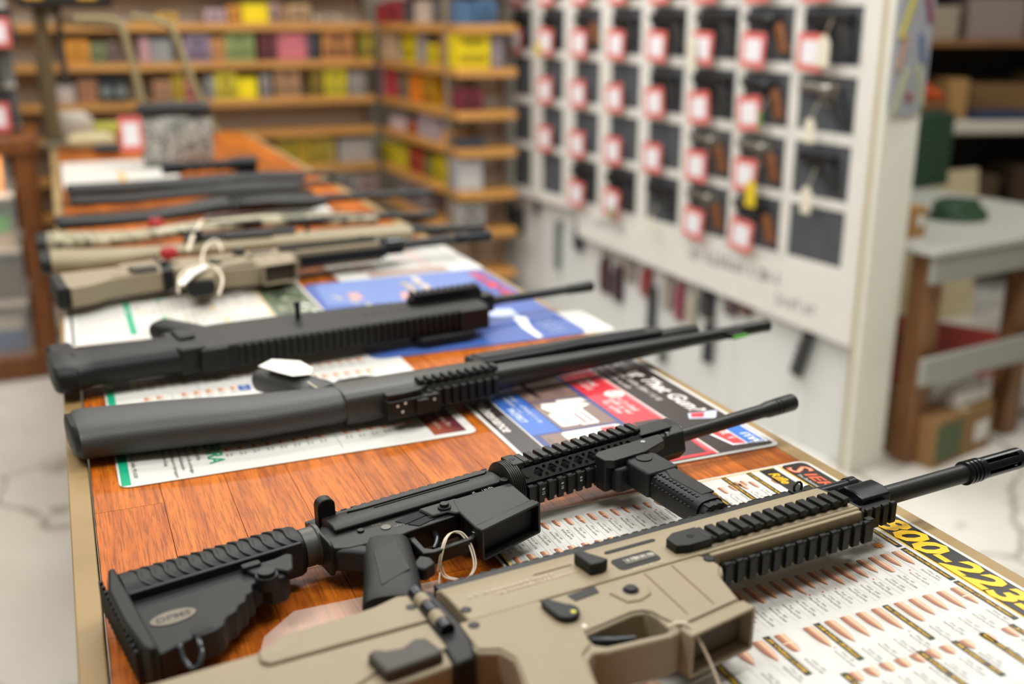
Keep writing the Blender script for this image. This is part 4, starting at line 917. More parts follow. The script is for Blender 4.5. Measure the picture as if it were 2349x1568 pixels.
g, Q, inv = far_gun('camouflage_shotgun', [(94, 557, 21), (190, 552, 19), (300, 545, 15), (370, 535, 13), (450, 523, 14), (600, 508, 15), (750, 504, 15), (860, 501, 12)], 'camouflage patterned long gun lying between tan rifle and black rifle', CAMO, K_POLY, (1000, 492), cat='long gun')
u = Q[4][0]; prism('lower_strip', rrect(u+.0, u+.14, Q[5][1]-.045, Q[5][1]-.02, .004), -.006, .012, K_METAL, g, .003)
prism('trigger_guard', [(u-.05, Q[4][1]-.02), (u-.045, Q[4][1]-.05), (u, Q[4][1]-.052), (u+.01, Q[4][1]-.02), (u+.004, Q[4][1]-.02), (u-.004, Q[4][1]-.046), (u-.04, Q[4][1]-.044), (u-.044, Q[4][1]-.02)], -.006, .006, K_METAL, g, .001)
g, Q, inv = far_gun('black_pump_gun', [(138, 512, 14), (250, 505, 13), (340, 497, 12), (420, 484, 15), (500, 469, 18), (600, 463, 20), (700, 460, 19), (738, 459, 12)], 'black pump long gun with thick ribbed fore-end behind the camouflage gun', K_POLY, K_POLY, (992, 441), .009, cat='long gun')
for k in range(12): box('fore_end_rib', Q[4][0]+.02+.018*k, Q[4][0]+.028+.018*k, Q[5][1]-.035, Q[5][1]+.035, .016, .0235, K_POLY, g, .002, 1)
g, Q, inv = far_gun('black_scoped_rifle', [(160, 437, 13), (300, 429, 13), (400, 421, 12), (480, 413, 13), (600, 406, 14), (690, 403, 11)], 'black rifle with a scope at the far end of the counter', K_POLY, K_POLY, (765, 397))
uu, vv = Q[3][0], Q[3][1]
sc_ = lathe('scope', [(uu-.12, .018), (uu-.07, .018), (uu-.05, .0125), (uu+.05, .0125), (uu+.09, .022), (uu+.14, .022)], K_POLY, g, (vv+.03, .036), 'u', 20)
for d in (-.035, .03): lathe('scope_ring', [(uu+d, .0155), (uu+d+.012, .0155)], K_METAL, sc_, (vv+.03, .036), 'u', 16)
g, Q, inv = far_gun('black_hunting_rifle', [(168, 462, 11), (300, 456, 10), (380, 447, 10), (470, 438, 12), (600, 429, 12), (680, 425, 9)], 'slim black hunting rifle between scoped rifle and black pump gun', K_POLY, K_POLY, (795, 415), .0075)
lathe('receiver', [(Q[2][0], .012), (Q[3][0]+.08, .012)], K_METAL, g, (Q[3][1]+.012, .014), 'u', 16)
# red trigger locks
for (x, y, z, lb, n_) in ((387, 580, .052, 'round red trigger lock clamped on the tan bolt rifle', 0), (357, 512, .046, 'round red trigger lock clamped on the black pump gun', 1)):
    q = onz(x, y, z); r = empty('trigger_lock', (q[0], q[1], T+z)); tag(r, lb, 'trigger lock')
    lathe('lock_body', [(-.018, .013), (-.004, .016), (.004, .016), (.010, .012)], RED_PL, r, (0, 0), 'w', 20); lathe('lock_ring', [(-.02, .019), (-.012, .019)], K_METAL, r, (0, 0), 'w', 20); lathe('key_hole', [(.0095, .004), (.0108, .004)], BLK, r, (0, 0), 'w', 10)
# string loops of price tags on the second tan rifle and its neighbours
for i, (pts, z0, lb) in enumerate((([(408, 655), (412, 635), (432, 618), (460, 608), (488, 612), (506, 628), (510, 648), (500, 660)], .062, 'white tag string looped over the second tan rifle grip'),
                     ([(462, 606), (464, 590), (470, 570), (482, 555), (498, 552), (508, 562)], .066, 'white tag string draped over the tan bolt rifle receiver'),
                     ([(430, 562), (440, 548), (450, 530), (462, 508), (468, 500)], .066, 'pale ribbon tag across the camouflage gun'))):
    P_ = [(*onz(x, y, z0), T+z0-(.012 if j in (0, len(pts)-1) else 0)) for j, (x, y) in enumerate(pts)]
    tag(tube('tag_string', smoothpts(P_, 4), .0024 if i < 2 else .004, STRING, None, 8), lb, 'string')
tgw = card('price_tag', [(408, 650), (432, 620), (470, 606), (478, 612), (448, 628), (420, 655)], .064, (0, 0, 0, 0, 0, 0), 'folded white paper tag on the second tan rifle', 'price tag')
# ================================================================ handgun display board
PR, PL = Vector((2.227, 2.591, 0)), Vector((1.966, 4.633, 0))
ex = (PR-PL).normalized()              # along the board toward its near end
nb = Vector((-ex.y, ex.x, 0))
if nb.x > 0: nb = -nb                  # faces the counter
LB = (PR-PL).length
def board_matrix(p):
    m = Matrix.Identity(4); z = Vector((0, 0, 1))
    for i in range(3): m[i][0], m[i][1], m[i][2] = ex[i], z[i], nb[i]
    m.translation = p; return m
BW = mat('board_white', 'dddcd6', .6, 0, .03, 12)
BG = mat('board_felt_grey', '4a4d52', .85, 0, .12, 30)
B0 = PL + Vector((0, 0, T))
bd = empty('handgun_display_board', mtx=board_matrix(B0))
tag(bd, 'white gridded board with grey felt cells for handguns', 'display board')
zb, zt = -.335, 1.02
box('backing', -.06, LB+.08, zb, zt, -.03, -.004, BW, bd, .002)
NC = 8; cw = .258; s0 = LB-.232-cw*7   # left edge of the first cell
rows = [(.70, .858), (.498, .656), (.292, .450-.004), (.0905-.0, .246), (-.118, .040)]
rows = [(z0, z1) for z0, z1 in ((.740, .910), (.535, .705), (.330, .502), (.126, .295), (-.080, .090), (-.288, -.112))]
cells = {}
xs = [s0+cw*i for i in range(NC)]
cwid = [.16, .168, .178, .19, .198, .215, .215, .236]
for i in range(NC):
    a = xs[i]; b = a+cwid[i]
    for j, (z0, z1) in enumerate(rows):
        cells[(i, j)] = (a, b, z0, z1)
        box('felt_cell', a, b, z0, z1, -.004, .001, BG, bd, 0)
edges = [-.06]+[v for i in range(NC) for v in (xs[i], xs[i]+cwid[i])]+[LB+.08]
for i in range(0, len(edges), 2): box('grid_stile', edges[i], edges[i+1], zb, zt, -.004, .006, BW, bd, .001)
zs = [zb]+[v for z0, z1 in rows[::-1] for v in (z0, z1)]+[zt]
for i in range(0, len(zs), 2): box('grid_rail', -.06, LB+.08, zs[i], zs[i+1], -.004, .0052, BW, bd, .001)
# ---- handguns
def local_tree(name, label, cat, group): 
    r = empty(name); tag(r, label, cat, group); return r
def pistol(material, gripm, small=1.0):
    r = empty('pistol')
    k = small
    P_ = lambda L: [(a*k, b*k) for a, b in L]
    prism('slide', P_([(-.095, .030), (.085, .030), (.092, .034), (.092, .056), (-.093, .056), (-.095, .050)]), .006, .030, material, r, .002)
    prism('frame', P_([(-.085, .012), (-.02, .012), (.03, .014), (.085, .016), (.088, .030), (-.085, .030)]), .008, .028, material, r, .002)
    prism('grip', P_([(.03, .016), (.082, .016), (.108, -.068), (.058, -.074)]), .007, .029, gripm, r, .004)
    prism('trigger_guard', P_([(-.02, .014), (-.014, -.016), (.014, -.020), (.038, -.010), (.036, -.004), (.012, -.013), (-.008, -.010), (-.013, .014)]), .014, .022, material, r, .001)
    prism('trigger', P_([(.008, .012), (.014, .012), (.010, -.006), (.005, -.004)]), .015, .021, material, r, .0006)
    box('sight', .078*k, .086*k, .056*k, .061*k, .014, .022, material, r, .0006)
    return r
def revolver(material, gripm):
    r = empty('revolver')
    lathe('barrel', [(-.105, .0085), (-.01, .009)], material, r, (.045, .018), 'u', 14)
    prism('underlug', [(-.098, .026), (-.005, .026), (-.005, .038), (-.098, .038)], .012, .024, material, r, .002)
    lathe('cylinder', [(-.006, .0185), (.004, .020), (.030, .020), (.034, .0185)], material, r, (.034, .018), 'u', 18)
    prism('frame', [(-.012, .054), (.044, .056), (.056, .046), (.062, .024), (.05, .006), (-.008, .008)], .010, .026, material, r, .002)
    prism('grip', [(.042, .014), (.066, .030), (.080, .008), (.098, -.045), (.108, -.064), (.070, -.070), (.058, -.03), (.046, -.004)], .006, .030, gripm, r, .005)
    prism('trigger_guard', [(.0, .008), (.004, -.014), (.026, -.018), (.046, -.004), (.042, .0), (.026, -.011), (.008, -.008), (.006, .008)], .014, .022, material, r, .001)
    prism('hammer', [(.056, .044), (.072, .058), (.076, .054), (.062, .034)], .014, .022, material, r, .001)
    return r
PB = mat('pistol_black', '1f1f20', .45, .2); PG = mat('pistol_grip_black', '242425', .6); PS = mat('pistol_steel', '8b8880', .3, .8)
WG = wood('walnut_grip', '5a3218', '8a5630', .4, (60, 12, 60), 1.5, .15)
RT = mat('red_tag_border', 'd66a64', .5, 0, .05); TW_ = mat('tag_paper', 'e6e6ec', .6, 0, .03)
proto = {'p': pistol(PB, PG), 's': pistol(PB, PG, .82), 'r': revolver(PB, WG), 'v': revolver(PS, WG), 'q': revolver(PS, PG), 'w': pistol(PS, PG)}
used = set()
plan = {  # row: string of eight cells, left to right in the board's own direction
    0: 'pppspppp', 1: 'psppwpwp', 2: 'pprspprp',
    3: '....sprq', 4: '.....vvs', 5: '..ppsvr.'}
tags = {0: 'xxxxxxxx', 1: 'xxxxxxxx', 2: 'xxxxxxxx', 3: '.xxxxxx.', 4: '.xxxxxx.', 5: '..xx.xx.'}
rown = {0: 'the top row', 1: 'the row below the top', 2: 'the third row', 3: 'the fourth row', 4: 'the fifth row', 5: 'the lowest row'}
desc = {'p': 'black pistol', 's': 'compact pistol', 'r': 'black wood-gripped revolver', 'v': 'silver wood-gripped revolver', 'q': 'silver dark-gripped revolver', 'w': 'silver pistol'}
coln = ['at the shelf end', 'second from the shelf end', 'third from the shelf end', 'fourth from the shelf end', 'fourth from the post', 'third from the post', 'second from the post', 'next to the post']
def price_card(w, h):
    o = box('price_card', -w/2, w/2, -h/2, h/2, 0, .0016, RT, None, .0004, 1)
    prism('paper_label', rrect(-w*.34, w*.34, -h*.32, h*.32, .004), .0016, .0021, TW_, o, 0); return o
pc0 = None
for j in range(6):
    for i in range(8):
        a, b, z0, z1 = cells[(i, j)]; t = plan[j][i]
        if t != '.':
            pr_ = proto[t]
            q = pr_ if t not in used else copy_tree(pr_)
            used.add(t)
            wl = b-a; sc_ = min(1.0, (wl-.005)/.2)
            q.matrix_world = board_matrix(B0) @ Matrix.Translation((a+wl*.5, (z0+z1)/2+.010, .002)) @ Matrix.Scale(sc_, 4)
            tag(q, '%s in %s of the board, %s' % (desc[t], rown[j], coln[i]), 'handgun', 'handguns on the display board')
        if tags[j][i] == 'x':
            if pc0 is None: c_ = pc0 = price_card(.112, .112)
            else: c_ = copy_tree(pc0)
            c_.matrix_world = board_matrix(B0) @ Matrix.Translation((a+.066, z0+.036, .036)) @ Matrix.Rotation(R(-6+3*((i*5+j*3) % 5)), 4, 'Z')
            tag(c_, 'red bordered price card in %s, %s' % (rown[j], coln[i]), 'price card', 'price cards on the display board')
# paper hang tags
def hang_tag(i, j, dx, dz, material, label, h=.075, w=.042):
    a, b, z0, z1 = cells[(i, j)]
    bm = bmesh.new(); add_prism(bm, [(-w/2, -h/2), (w/2, -h/2), (w/2, h*.3), (w*.22, h/2), (-w*.22, h/2), (-w/2, h*.3)], 0, .0014)
    o = fin('hang_tag', bm, material, None, 0); o.matrix_world = board_matrix(B0) @ Matrix.Translation((a+dx, z0+dz, .05)); tag(o, label, 'hang tag')
    tube('tag_string', [(0, h*.38, .001), (.006, h*.8, -.01), (.008, h*1.2, -.024)], .0012, STRING, o, 6)
CREAM = mat('cream_tag', 'ddd8c4', .6, 0, .03); YEL = mat('yellow_tag', 'd9bf2c', .5, 0, .03); GRN = mat('green_tag', '3fa03c', .5, 0, .03)
hang_tag(7, 3, .10, .005, CREAM, 'cream hang tag below the silver revolver next to the post'); hang_tag(7, 4, .11, -.005, CREAM, 'cream hang tag below the compact pistol next to the post', .085)
hang_tag(6, 4, .115, -.02, YEL, 'yellow hang tag below a silver revolver', .09, .05); hang_tag(1, 2, .03, .005, YEL, 'small yellow hang tag in the third row', .05, .04)
hang_tag(6, 3, .135, .02, GRN, 'green hang tag beside a brown gripped revolver', .06, .012); hang_tag(3, 5, .09, .0, GRN, 'small green hang tag in the lowest row', .04, .02)
hang_tag(5, 2, .03, .02, CREAM, 'cream hang tag hung over a price card in the third row', .12, .04); hang_tag(7, 2, .13, .04, CREAM, 'cream hang tag over the price card next to the post', .09, .05); hang_tag(4, 5, .09, -.005, CREAM, 'beige hang tag below a compact pistol in the lowest row', .06, .03)
# handwritten sign sheet under the board
sg = empty('sign_sheet', mtx=board_matrix(B0)); tag(sg, 'long white sign sheet with faint grey lettering under the handgun board', 'sign')
prism('sheet', [(.58, -.325), (LB+.08, -.315), (LB+.08, -.53), (.58, -.44)], .007, .010, BW, sg, .0005)
S = Sheet(0); S.scrib(.66, -.372, .26, .055, '9a9c98', 1); tag(S.build('lettering', sg), kind='stuff').location.z = .0102
S = Sheet(0); S.scrib(1.33, -.392, .46, .065, '7c807c', 1); tag(S.build('lettering', sg), kind='stuff').location.z = .0102
S = Sheet(0); S.scrib(1.80, -.462, .18, .055, '8c908c', 1)
tag(S.build('lettering', sg), kind='stuff').location.z = .0102
# lower wall under the board, end post
lw_ = empty('lower_panel', mtx=board_matrix(PL.copy())); tag(lw_, 'white panel under the handgun board hung with accessories', 'panel')
box('sheet', -.06, LB+.08, .0, T-.34, -.05, -.03, mat('lower_white', 'd6d8d8', .45, 0, .03, 10), lw_, .002)
for i in range(6): box('panel_batten', .12+.36*i, .132+.36*i, .02, T-.32, -.03, -.027, mat('lower_white', 'c9cbc9', .45), lw_, .001)
CREAMP = mat('cream_paint', 'e4e3d8', .5, 0, .03, 10)
ps = empty('end_post', mtx=board_matrix(PR.copy())); tag(ps, 'cream painted square post at the near end of the handgun board', 'post')
box('shaft', .095, .118, 0, 2.1, -.150, .012, CREAMP, ps, .004); box('corner_bead', .085, .095, 0, 2.1, .0, .018, mat('post_tan_edge', 'b9ad8c', .6), ps, .001)
# knife display card on the post
kd = empty('knife_display', mtx=board_matrix(PR + Vector((0, 0, T))) @ Matrix.Translation((.0, 0, 0)))
# faces the camera side of the post end
kd.matrix_world = Matrix.Translation(((PR+ex*.1185).x, (PR+ex*.1185).y, T)) @ Matrix.Rotation(math.atan2(ex.y, ex.x)+R(90), 4, 'Z') @ Matrix.Rotation(R(90), 4, 'X')
tag(kd, 'grey plastic knife display panel with coloured pocket knives on the post', 'display panel')
prism('panel', rrect(-.006, .146, .19, .78, .05, 6), .0, .012, mat('grey_plastic_panel', '9ea1a8', .35, 0, .03), kd, .004)
for x, z, rt, c_, L_ in ((.02, .46, -20, 'b7b04c', .13), (.085, .50, 18, '7a3c50', .12), (.015, .36, -15, 'a88878', .10), (.08, .37, 14, '56688c', .09), (.02, .255, -18, 'a8aa8c', .14), (.085, .27, 16, 'a8aa8c', .13), (.052, .235, 0, '8a3c34', .03), (.02, .58, -20, '8c3a34', .12), (.085, .6, 18, '3c5a7a', .12)):
    o = prism('pocket_knife', rrect(-.008, .008, -L_/2, L_/2, .007), .012, .022, mat('knife_'+c_, c_, .4), kd, .002); o.location = (x*1.25+.004, z+.01, 0); o.rotation_euler.z = R(rt)
# ---- accessories hanging under the board
cw_ = lambda c: {'4a4a4c': 'charcoal', '3a3a3e': 'dark charcoal', '3c3f4a': 'slate blue', '8a6a60': 'dusty brown', '4a2f38': 'plum', '3c2a32': 'dark plum', '8c8478': 'stone grey', '8a3a38': 'red', '9c9488': 'light grey', '8a4452': 'rose', 'b0a898': 'pale beige', '2e2c30': 'black', '5a4c50': 'mauve grey', '6a4a40': 'brown'}[c]
rh = random.Random(8)
HC_ = ['2a2a2c', '3a2f33', '5b2c34', '2c3038', '8a8478', '4a4440', '7a2f3a', '35383c', 'a09a90', '604a44']
hung = [(1158, 470, .13, .16, '4a4a4c', 'p'), (1190, 500, .10, .14, '3a3a3e', 'p'), (1238, 465, .04, .10, '2a2c2e', 'b'), (1285, 560, .05, .22, '6a7270', 'b'), (1330, 540, .07, .14, '3c3f4a', 'p'), (1350, 500, .07, .10, '8a6a60', 'p'),
        (1390, 620, .07, .20, '4a2f38', 'p'), (1420, 640, .07, .20, '3c2a32', 'p'), (1450, 610, .06, .14, '8c8478', 'p'), (1485, 640, .07, .15, '8a3a38', 'p'), (1500, 700, .04, .16, '2c2e30', 'm'), (1535, 660, .06, .18, '9c9488', 'p'), (1562, 680, .05, .20, '8a4452', 'p'), (1590, 700, .05, .16, 'b0a898', 'p'),
        (1625, 690, .08, .14, '2e2c30', 'p'), (1630, 780, .045, .14, '26282b', 'm'), (1680, 690, .07, .11, '5a4c50', 'p'), (1715, 695, .05, .10, '6a4a40', 'p'), (1525, 790, .03, .12, '4a5250', 'm'), (1850, 810, .05, .15, '2b2b2e', 'g')]
for n_, (x, y, w, h, c_, kd_) in enumerate(hung):
    p0 = PL-nb*.024
    p = onplane(x, y, (p0.x, p0.y), (nb.x, nb.y)); r = empty('hanging_accessory', mtx=board_matrix(Vector((p[0], p[1], p[2]+T))))
    mt = mat('accessory_'+c_, c_, .4, 0, .25, 40)
    if kd_ == 'p':
        r.name = 'blister_pack'; box('card', -w/2, w/2, -h/2, h/2, .0, .003, mat('pack_card_'+c_, c_, .5, 0, .3, 25), r, .001); prism('blister', rrect(-w*.36, w*.36, -h*.4, h*.18, .008), .003, .022, mt, r, .005); box('header', -w/2, w/2, h*.32, h/2, .003, .0036, mat('pack_header', 'b5b0a6', .5), r, 0)
        lab = '%s%s blister pack hanging under the handgun board' % ('wide ' if w > .09 else 'tall ' if h > .17 else 'short ' if h < .12 else '', cw_(c_))
    elif kd_ == 'm':
        r.name = 'gun_magazine'; prism('magazine_body', [(-w/2, -h/2), (w*.4, -h/2-.01), (w/2, h/2), (-w*.4, h/2)], .0, .022, mt, r, .003); box('base_plate', -w*.55, w*.5, -h/2-.014, -h/2-.002, -.002, .024, mt, r, .002); lab = '%s magazine hanging on the white panel' % ('slim grey-green' if w < .035 else 'tall black' if h > .15 else 'wide black')
    elif kd_ == 'g':
        r.name = 'rubber_grip'; pathloft('grip_shell', [(.02, h/2, .018, -105, .022, .016), (.008, h*.2, .018, -110, .020, .017), (-.01, -h*.2, .018, -112, .024, .017), (-.024, -h/2, .018, -112, .026, .016)], mt, r, 2.6, 20); lab = 'black rubber pistol grip hanging alone near the post'
        for k in range(4): box('finger_groove', -.034-.006*k+.01, -.022-.006*k+.01, .03-.026*k, .038-.026*k, .005, .03, mt, r, .003)
    else:
        r.name = 'gun_barrel_part'; lathe('rod', [(-h/2, w*.3), (h/2, w*.3)], mt, r, (0, .016), 'v', 14); box('card', -w/2, w/2, h*.35, h/2, 0, .004, mat('pack_header', 'b5b0a6', .5), r, .001); lab = '%s rod shaped accessory hanging on the white panel' % ('long grey' if h > .15 else 'short black')
    tube('peg_hook', [(0, h*.42, -.006), (0, h*.42, .03), (0, h*.42+.006, .036)], .0022, CHROME, r, 6)
    tag(r, lab, 'accessory', 'accessories hanging under the handgun board')
nm_ = {}
# ================================================================ ammunition shelves
SHW = wood('shelf_pine', 'a87434', 'cf9a54', .55, (3, 50, 50), 1.0, .08)
YB = 5.60
LV = [.625, .437, .252, .067, -.097, -.287, -.465, -.66]
def shelf_run(label, p, q, depth, name='wall_shelf'):
    """boards from p to q (front edge), depth behind; returns frame and length"""
    d = Vector((q[0]-p[0], q[1]-p[1], 0)); L_ = d.length; d.normalize(); n = Vector((-d.y, d.x, 0))
    m = Matrix.Identity(4)
    for i in range(3): m[i][0], m[i][1], m[i][2] = d[i], n[i], (0, 0, 1)[i]
    m.translation = (p[0], p[1], 0); r = empty(name, mtx=m); tag(r, label, 'shelves')
    for z in LV: box('shelf_board', 0, L_, 0, depth, T+z-.036, T+z, SHW, r, .002)
    for x in [0.0]+[L_*k/2 for k in (1, 2)]: box('upright', max(0, x-.02), max(.02, x), depth-.03, depth, 0.0, T+LV[0]+.2, mat('shelf_upright', '8a7a66', .6), r, .001)
    box('back_panel', 0, L_, depth, depth+.008, 0, T+.95, mat('shelf_back_panel', 'b8ad9e', .8, 0, .04, 5), r, 0)
    return m
xc = 1.585
mB = shelf_run('long pine wall shelves of ammunition boxes along the back wall', (-1.6, YB), (xc, YB), .2)
mS = shelf_run('pine side shelves running from the back corner toward the board', (xc+.02, YB-.02), (1.622, 4.66), .2)
mF = shelf_run('short pine shelves facing the counter beside the handgun board', (1.625+.0, 4.44), (1.90, 4.42), .2)
# boxes: (x0, x1, top y) in the picture, shelf index, colour, kind
BX = [
 (325, 372, 38, 1, 'c8922c', 'b'), (374, 420, 30, 1, 'c9a03a', 'b'), (484, 530, 22, 1, 'b9a0a6', 'b'), (536, 564, 12, 1, 'c8862c', 'b'), (567, 627, 8, 1, 'd8c400', 'b'), (630, 650, 6, 1, 'a88a84', 'b'), (652, 668, 8, 1, '8a6a50', 'b'), (672, 720, 10, 1, 'b99a70', 'b'), (728, 790, 34, 1, 'b8a890', 'b'),
 (160, 214, 92, 2, 'd08c2a', 'b'), (217, 250, 100, 2, '7c8a5c', 'b'), (252, 280, 96, 2, '6a5c56', 'b'), (328, 352, 86, 2, 'a8848a', 'b'), (354, 402, 90, 2, '7e8284', 'b'), (432, 490, 80, 2, '8c7c92', 'b'), (492, 524, 86, 2, 'c08850', 'b'), (526, 590, 66, 2, '86985c', 'b'), (600, 640, 76, 2, '6a2c34', 'b'), (642, 710, 66, 2, 'b06470', 'b'), (712, 736, 70, 2, '4a4a52', 'b'), (745, 815, 66, 2, 'bc8248', 'b'),
 (130, 170, 196, 3, 'a8a09c', 'b'), (176, 224, 180, 3, '8a6248', 'b'), (228, 290, 166, 3, '222a2a', 'e'), (352, 392, 184, 3, 'a87c5c', 'b'), (395, 424, 172, 3, 'b09420', 'b'), (426, 450, 180, 3, 'b86068', 'b'), (470, 492, 176, 3, '8a8c88', 'b'), (494, 545, 168, 3, 'd2c430', 'b'), (547, 590, 178, 3, 'd8c800', 'b'), (598, 622, 172, 3, '97938e', 'b'), (632, 690, 150, 3, 'a8805c', 'b'), (712, 742, 160, 3, '8a7420', 'b'), (746, 796, 154, 3, 'c9bc28', 'b'), (802, 838, 166, 3, '9a9894', 'b'),
 (560, 584, 306, 5, '5a4a48', 'b'), (627, 668, 306, 5, '9a8418', 'b'), (670, 704, 312, 5, '8c7614', 'b'), (706, 742, 310, 5, 'a08a24', 'b'), (744, 764, 316, 5, '8a7c3c', 'b'), (770, 850, 318, 5, '8d8a88', 'b'),
 (760, 812, 392, 6, '8f8c88', 'b'), (814, 856, 396, 6, '9a8880', 'b'),
 (868, 888, 8, 1, '9c3038', 'b'), (892, 925, 0, 1, 'a83440', 'b'), (928, 950, 6, 1, '44444c', 'b'), (955, 990, 0, 1, 'b4a8a0', 'b'), (995, 1036, 4, 1, '6c6a68', 'b'),
 (832, 862, 66, 2, 'a89a30', 'b'), (870, 912, 62, 2, 'b4a088', 'b'), (926, 954, 62, 2, 'd8c600', 'b'), (958, 978, 66, 2, '8a8a92', 'b'), (980, 1004, 100, 2, 'd8c400', 'b'), (1008, 1034, 80, 2, 'b08448', 'b'),
 (862, 880, 154, 3, 'b4949c', 'b'), (882, 910, 148, 3, 'a83844', 'b'), (914, 934, 156, 3, '7a7464', 'b'), (938, 968, 168, 3, 'cc7414', 'b'), (970, 996, 174, 3, 'c8941c', 'b'),
 (892, 928, 268, 4, 'c0b4bc', 'b'), (930, 948, 280, 4, 'c05a30', 'b'), (955, 1008, 244, 4, '9a94a4', 'b'), (1010, 1034, 300, 4, 'c88c34', 'b'),
 (868, 898, 328, 5, 'd0c018', 'b'), (900, 928, 332, 5, 'b8b020', 'b'), (932, 966, 346, 5, 'b8402c', 'b'), (968, 986, 352, 5, '6a6a3c', 'b'), (990, 1020, 362, 5, 'd8c800', 'b'),
 (915, 965, 412, 6, '97929c', 'b'),
 (1046, 1090, 2, 1, '3c5c7c', 'b'), (1094, 1140, 0, 1, '446a8c', 'b'), (1048, 1125, 68, 2, 'dcc600', 'b'), (1128, 1155, 72, 2, '76707c', 'b'),
 (1050, 1108, 206, 3, '6c2030', 'b'), (1050, 1112, 318, 4, '3c4048', 'b'), (1046, 1106, 366, 5, 'a4a8ac', 'b'), (1048, 1110, 470, 6, 'a0a09c', 'b')]
kinds = {}
rb = random.Random(3)
def colour_word(c):
    import colorsys
    r_, g_, b_ = (int(c[i:i+2], 16)/255 for i in (0, 2, 4)); h, s, v = colorsys.rgb_to_hsv(r_, g_, b_); h *= 360
    if s < .16: return 'grey' if v < .62 else 'pale grey'
    if v < .3: return 'dark'
    if h < 14 or h > 335: return 'dark red' if v < .5 else 'red'
    if h < 34: return 'brown' if s < .62 else 'orange'
    if h < 46: return 'tan' if s < .6 else 'amber'
    if h < 64: return 'bright yellow' if v > .75 else ('mustard' if s > .6 else 'olive')
    if h < 160: return 'green'
    if h < 255: return 'blue'
    return 'lavender'
levw = {1: 'upper', 2: 'second', 3: 'third', 4: 'fourth', 5: 'fifth', 6: 'low'}
cnt_lab = {}
for x0, x1, yt, lv, c_, kd_ in BX:
    z = LV[lv]; set_ = 0 if x1 <= 864 and x0 < 862 and not (x0 >= 862) else (1 if x1 <= 1037 else 2)
    if x0 >= 858 and set_ == 0: set_ = 1
    m_ = (mB, mS, mF)[set_]; d = Vector((m_[0][0], m_[1][0])); n = Vector((m_[0][1], m_[1][1])); o = Vector((m_.translation.x, m_.translation.y))+n*.03
    a = onplane(x0, 200, o, n); b = onplane(x1, 200, o, n); tp = onplane((x0+x1)/2, yt, o, n)
    w = (Vector(b[:2])-Vector(a[:2])).length; cen = (Vector(a[:2])+Vector(b[:2]))/2; h = max(.03, min(tp[2]-z, .165))
    if w < .02: w = .02
    dp = min(.16, max(.07, w*.9))
    r = empty('ammunition_box', mtx=Matrix.Translation((cen.x, cen.y, T+z)) @ Matrix.Rotation(math.atan2(d.y, d.x), 4, 'Z'))
    mt = mat('carton_'+c_, c_, .5, 0, .08, 30)
    box('carton', -w/2, w/2, 0, dp, 0, h, mt, r, .0015)
    cc = [min(255, max(0, int(int(c_[i:i+2], 16)*f))) for i, f in zip((0, 2, 4), rb.choice(((.75, .75, .75), (1.15, 1.1, 1.05), (.6, .55, .6))))]
    c2 = '%02x%02x%02x' % tuple(cc)
    if kd_ == 'e':
        for k in (-1, 1): lathe('lens', [(-.012, .026), (0, .026)], mat('grey_lens', '8a9a9a', .15, .4), r, (k*.034, h*.36), 'v', 18)
        box('bezel', -w/2, w/2, -.004, 0, h*.75, h, BLK, r, .001); lab = 'dark boxed optic with two round lenses on the third shelf'; cat_ = 'box'
    else:
        prism('label_band', rect(-w*.42, w*.42, h*.12, h*.40), -.0008, .0, mat('carton_'+c2, c2, .5, 0, .08, 30), r, 0, 'v'); prism('label_print', rect(-w*.3, w*.3, h*.55, h*.78), -.0008, .0, mat('carton_'+c2, c2, .5, 0, .08, 30), r, 0, 'v')
        lab = '%s ammunition carton on the %s shelf %s' % (colour_word(c_), levw[lv], ('along the back wall', 'of the side shelves', 'beside the handgun board')[set_]); cat_ = 'box'
    lab_n = cnt_lab.get(lab, []); cnt_lab.setdefault(lab, []).append((r, w, h))
    tag(r, lab, cat_, 'ammunition boxes on the shelves')
# boxes that would share a label are told apart by size order
for lab, L_ in cnt_lab.items():
    if len(L_) > 1:
        L_.sort(key=lambda q: -q[1]*q[2]); names = ['largest', 'second largest', 'third largest', 'fourth largest', 'fifth largest', 'sixth largest', 'seventh largest', 'eighth largest']
        for (r, w, h), nme in zip(L_, names): r['label'] = nme+' '+lab
# ================================================================ grey table and shelving right of the post
TOPG = mat('grey_table_top', 'b3b4ac', .4, 0, .04, 8); APR = mat('grey_table_rail', '9b9d94', .45, 0, .05, 8)
LEGW = wood('table_leg_wood', '6e4a2c', '8a6240', .5, (40, 40, 4), 1.0, .08, 0, 2)
tb = empty('grey_table', (2.425, 2.40, 0), R(8)); tag(tb, 'grey topped work table with wooden legs behind the post', 'table')
TZ = T-.215
box('top', 0, 1.02, 0, 1.15, TZ-.02, TZ, TOPG, tb, .004)
box('front_rail', .02, 1.0, .012, .035, TZ-.11, TZ-.02, APR, tb, .003); box('side_rail', .985, 1.008, .035, 1.12, TZ-.11, TZ-.02, APR, tb, .003)
box('low_front_rail', .01, 1.02, .0, .022, .295, .385, APR, tb, .003); box('low_back_rail', .01, 1.02, .98, 1.0, .295, .385, APR, tb, .003)
for x, y in ((.04, .045), (.55, .045), (.94, .045), (.04, 1.0), (.94, 1.0)): box('leg', x, x+.075, y, y+.075, 0, TZ-.02, LEGW, tb, .003)
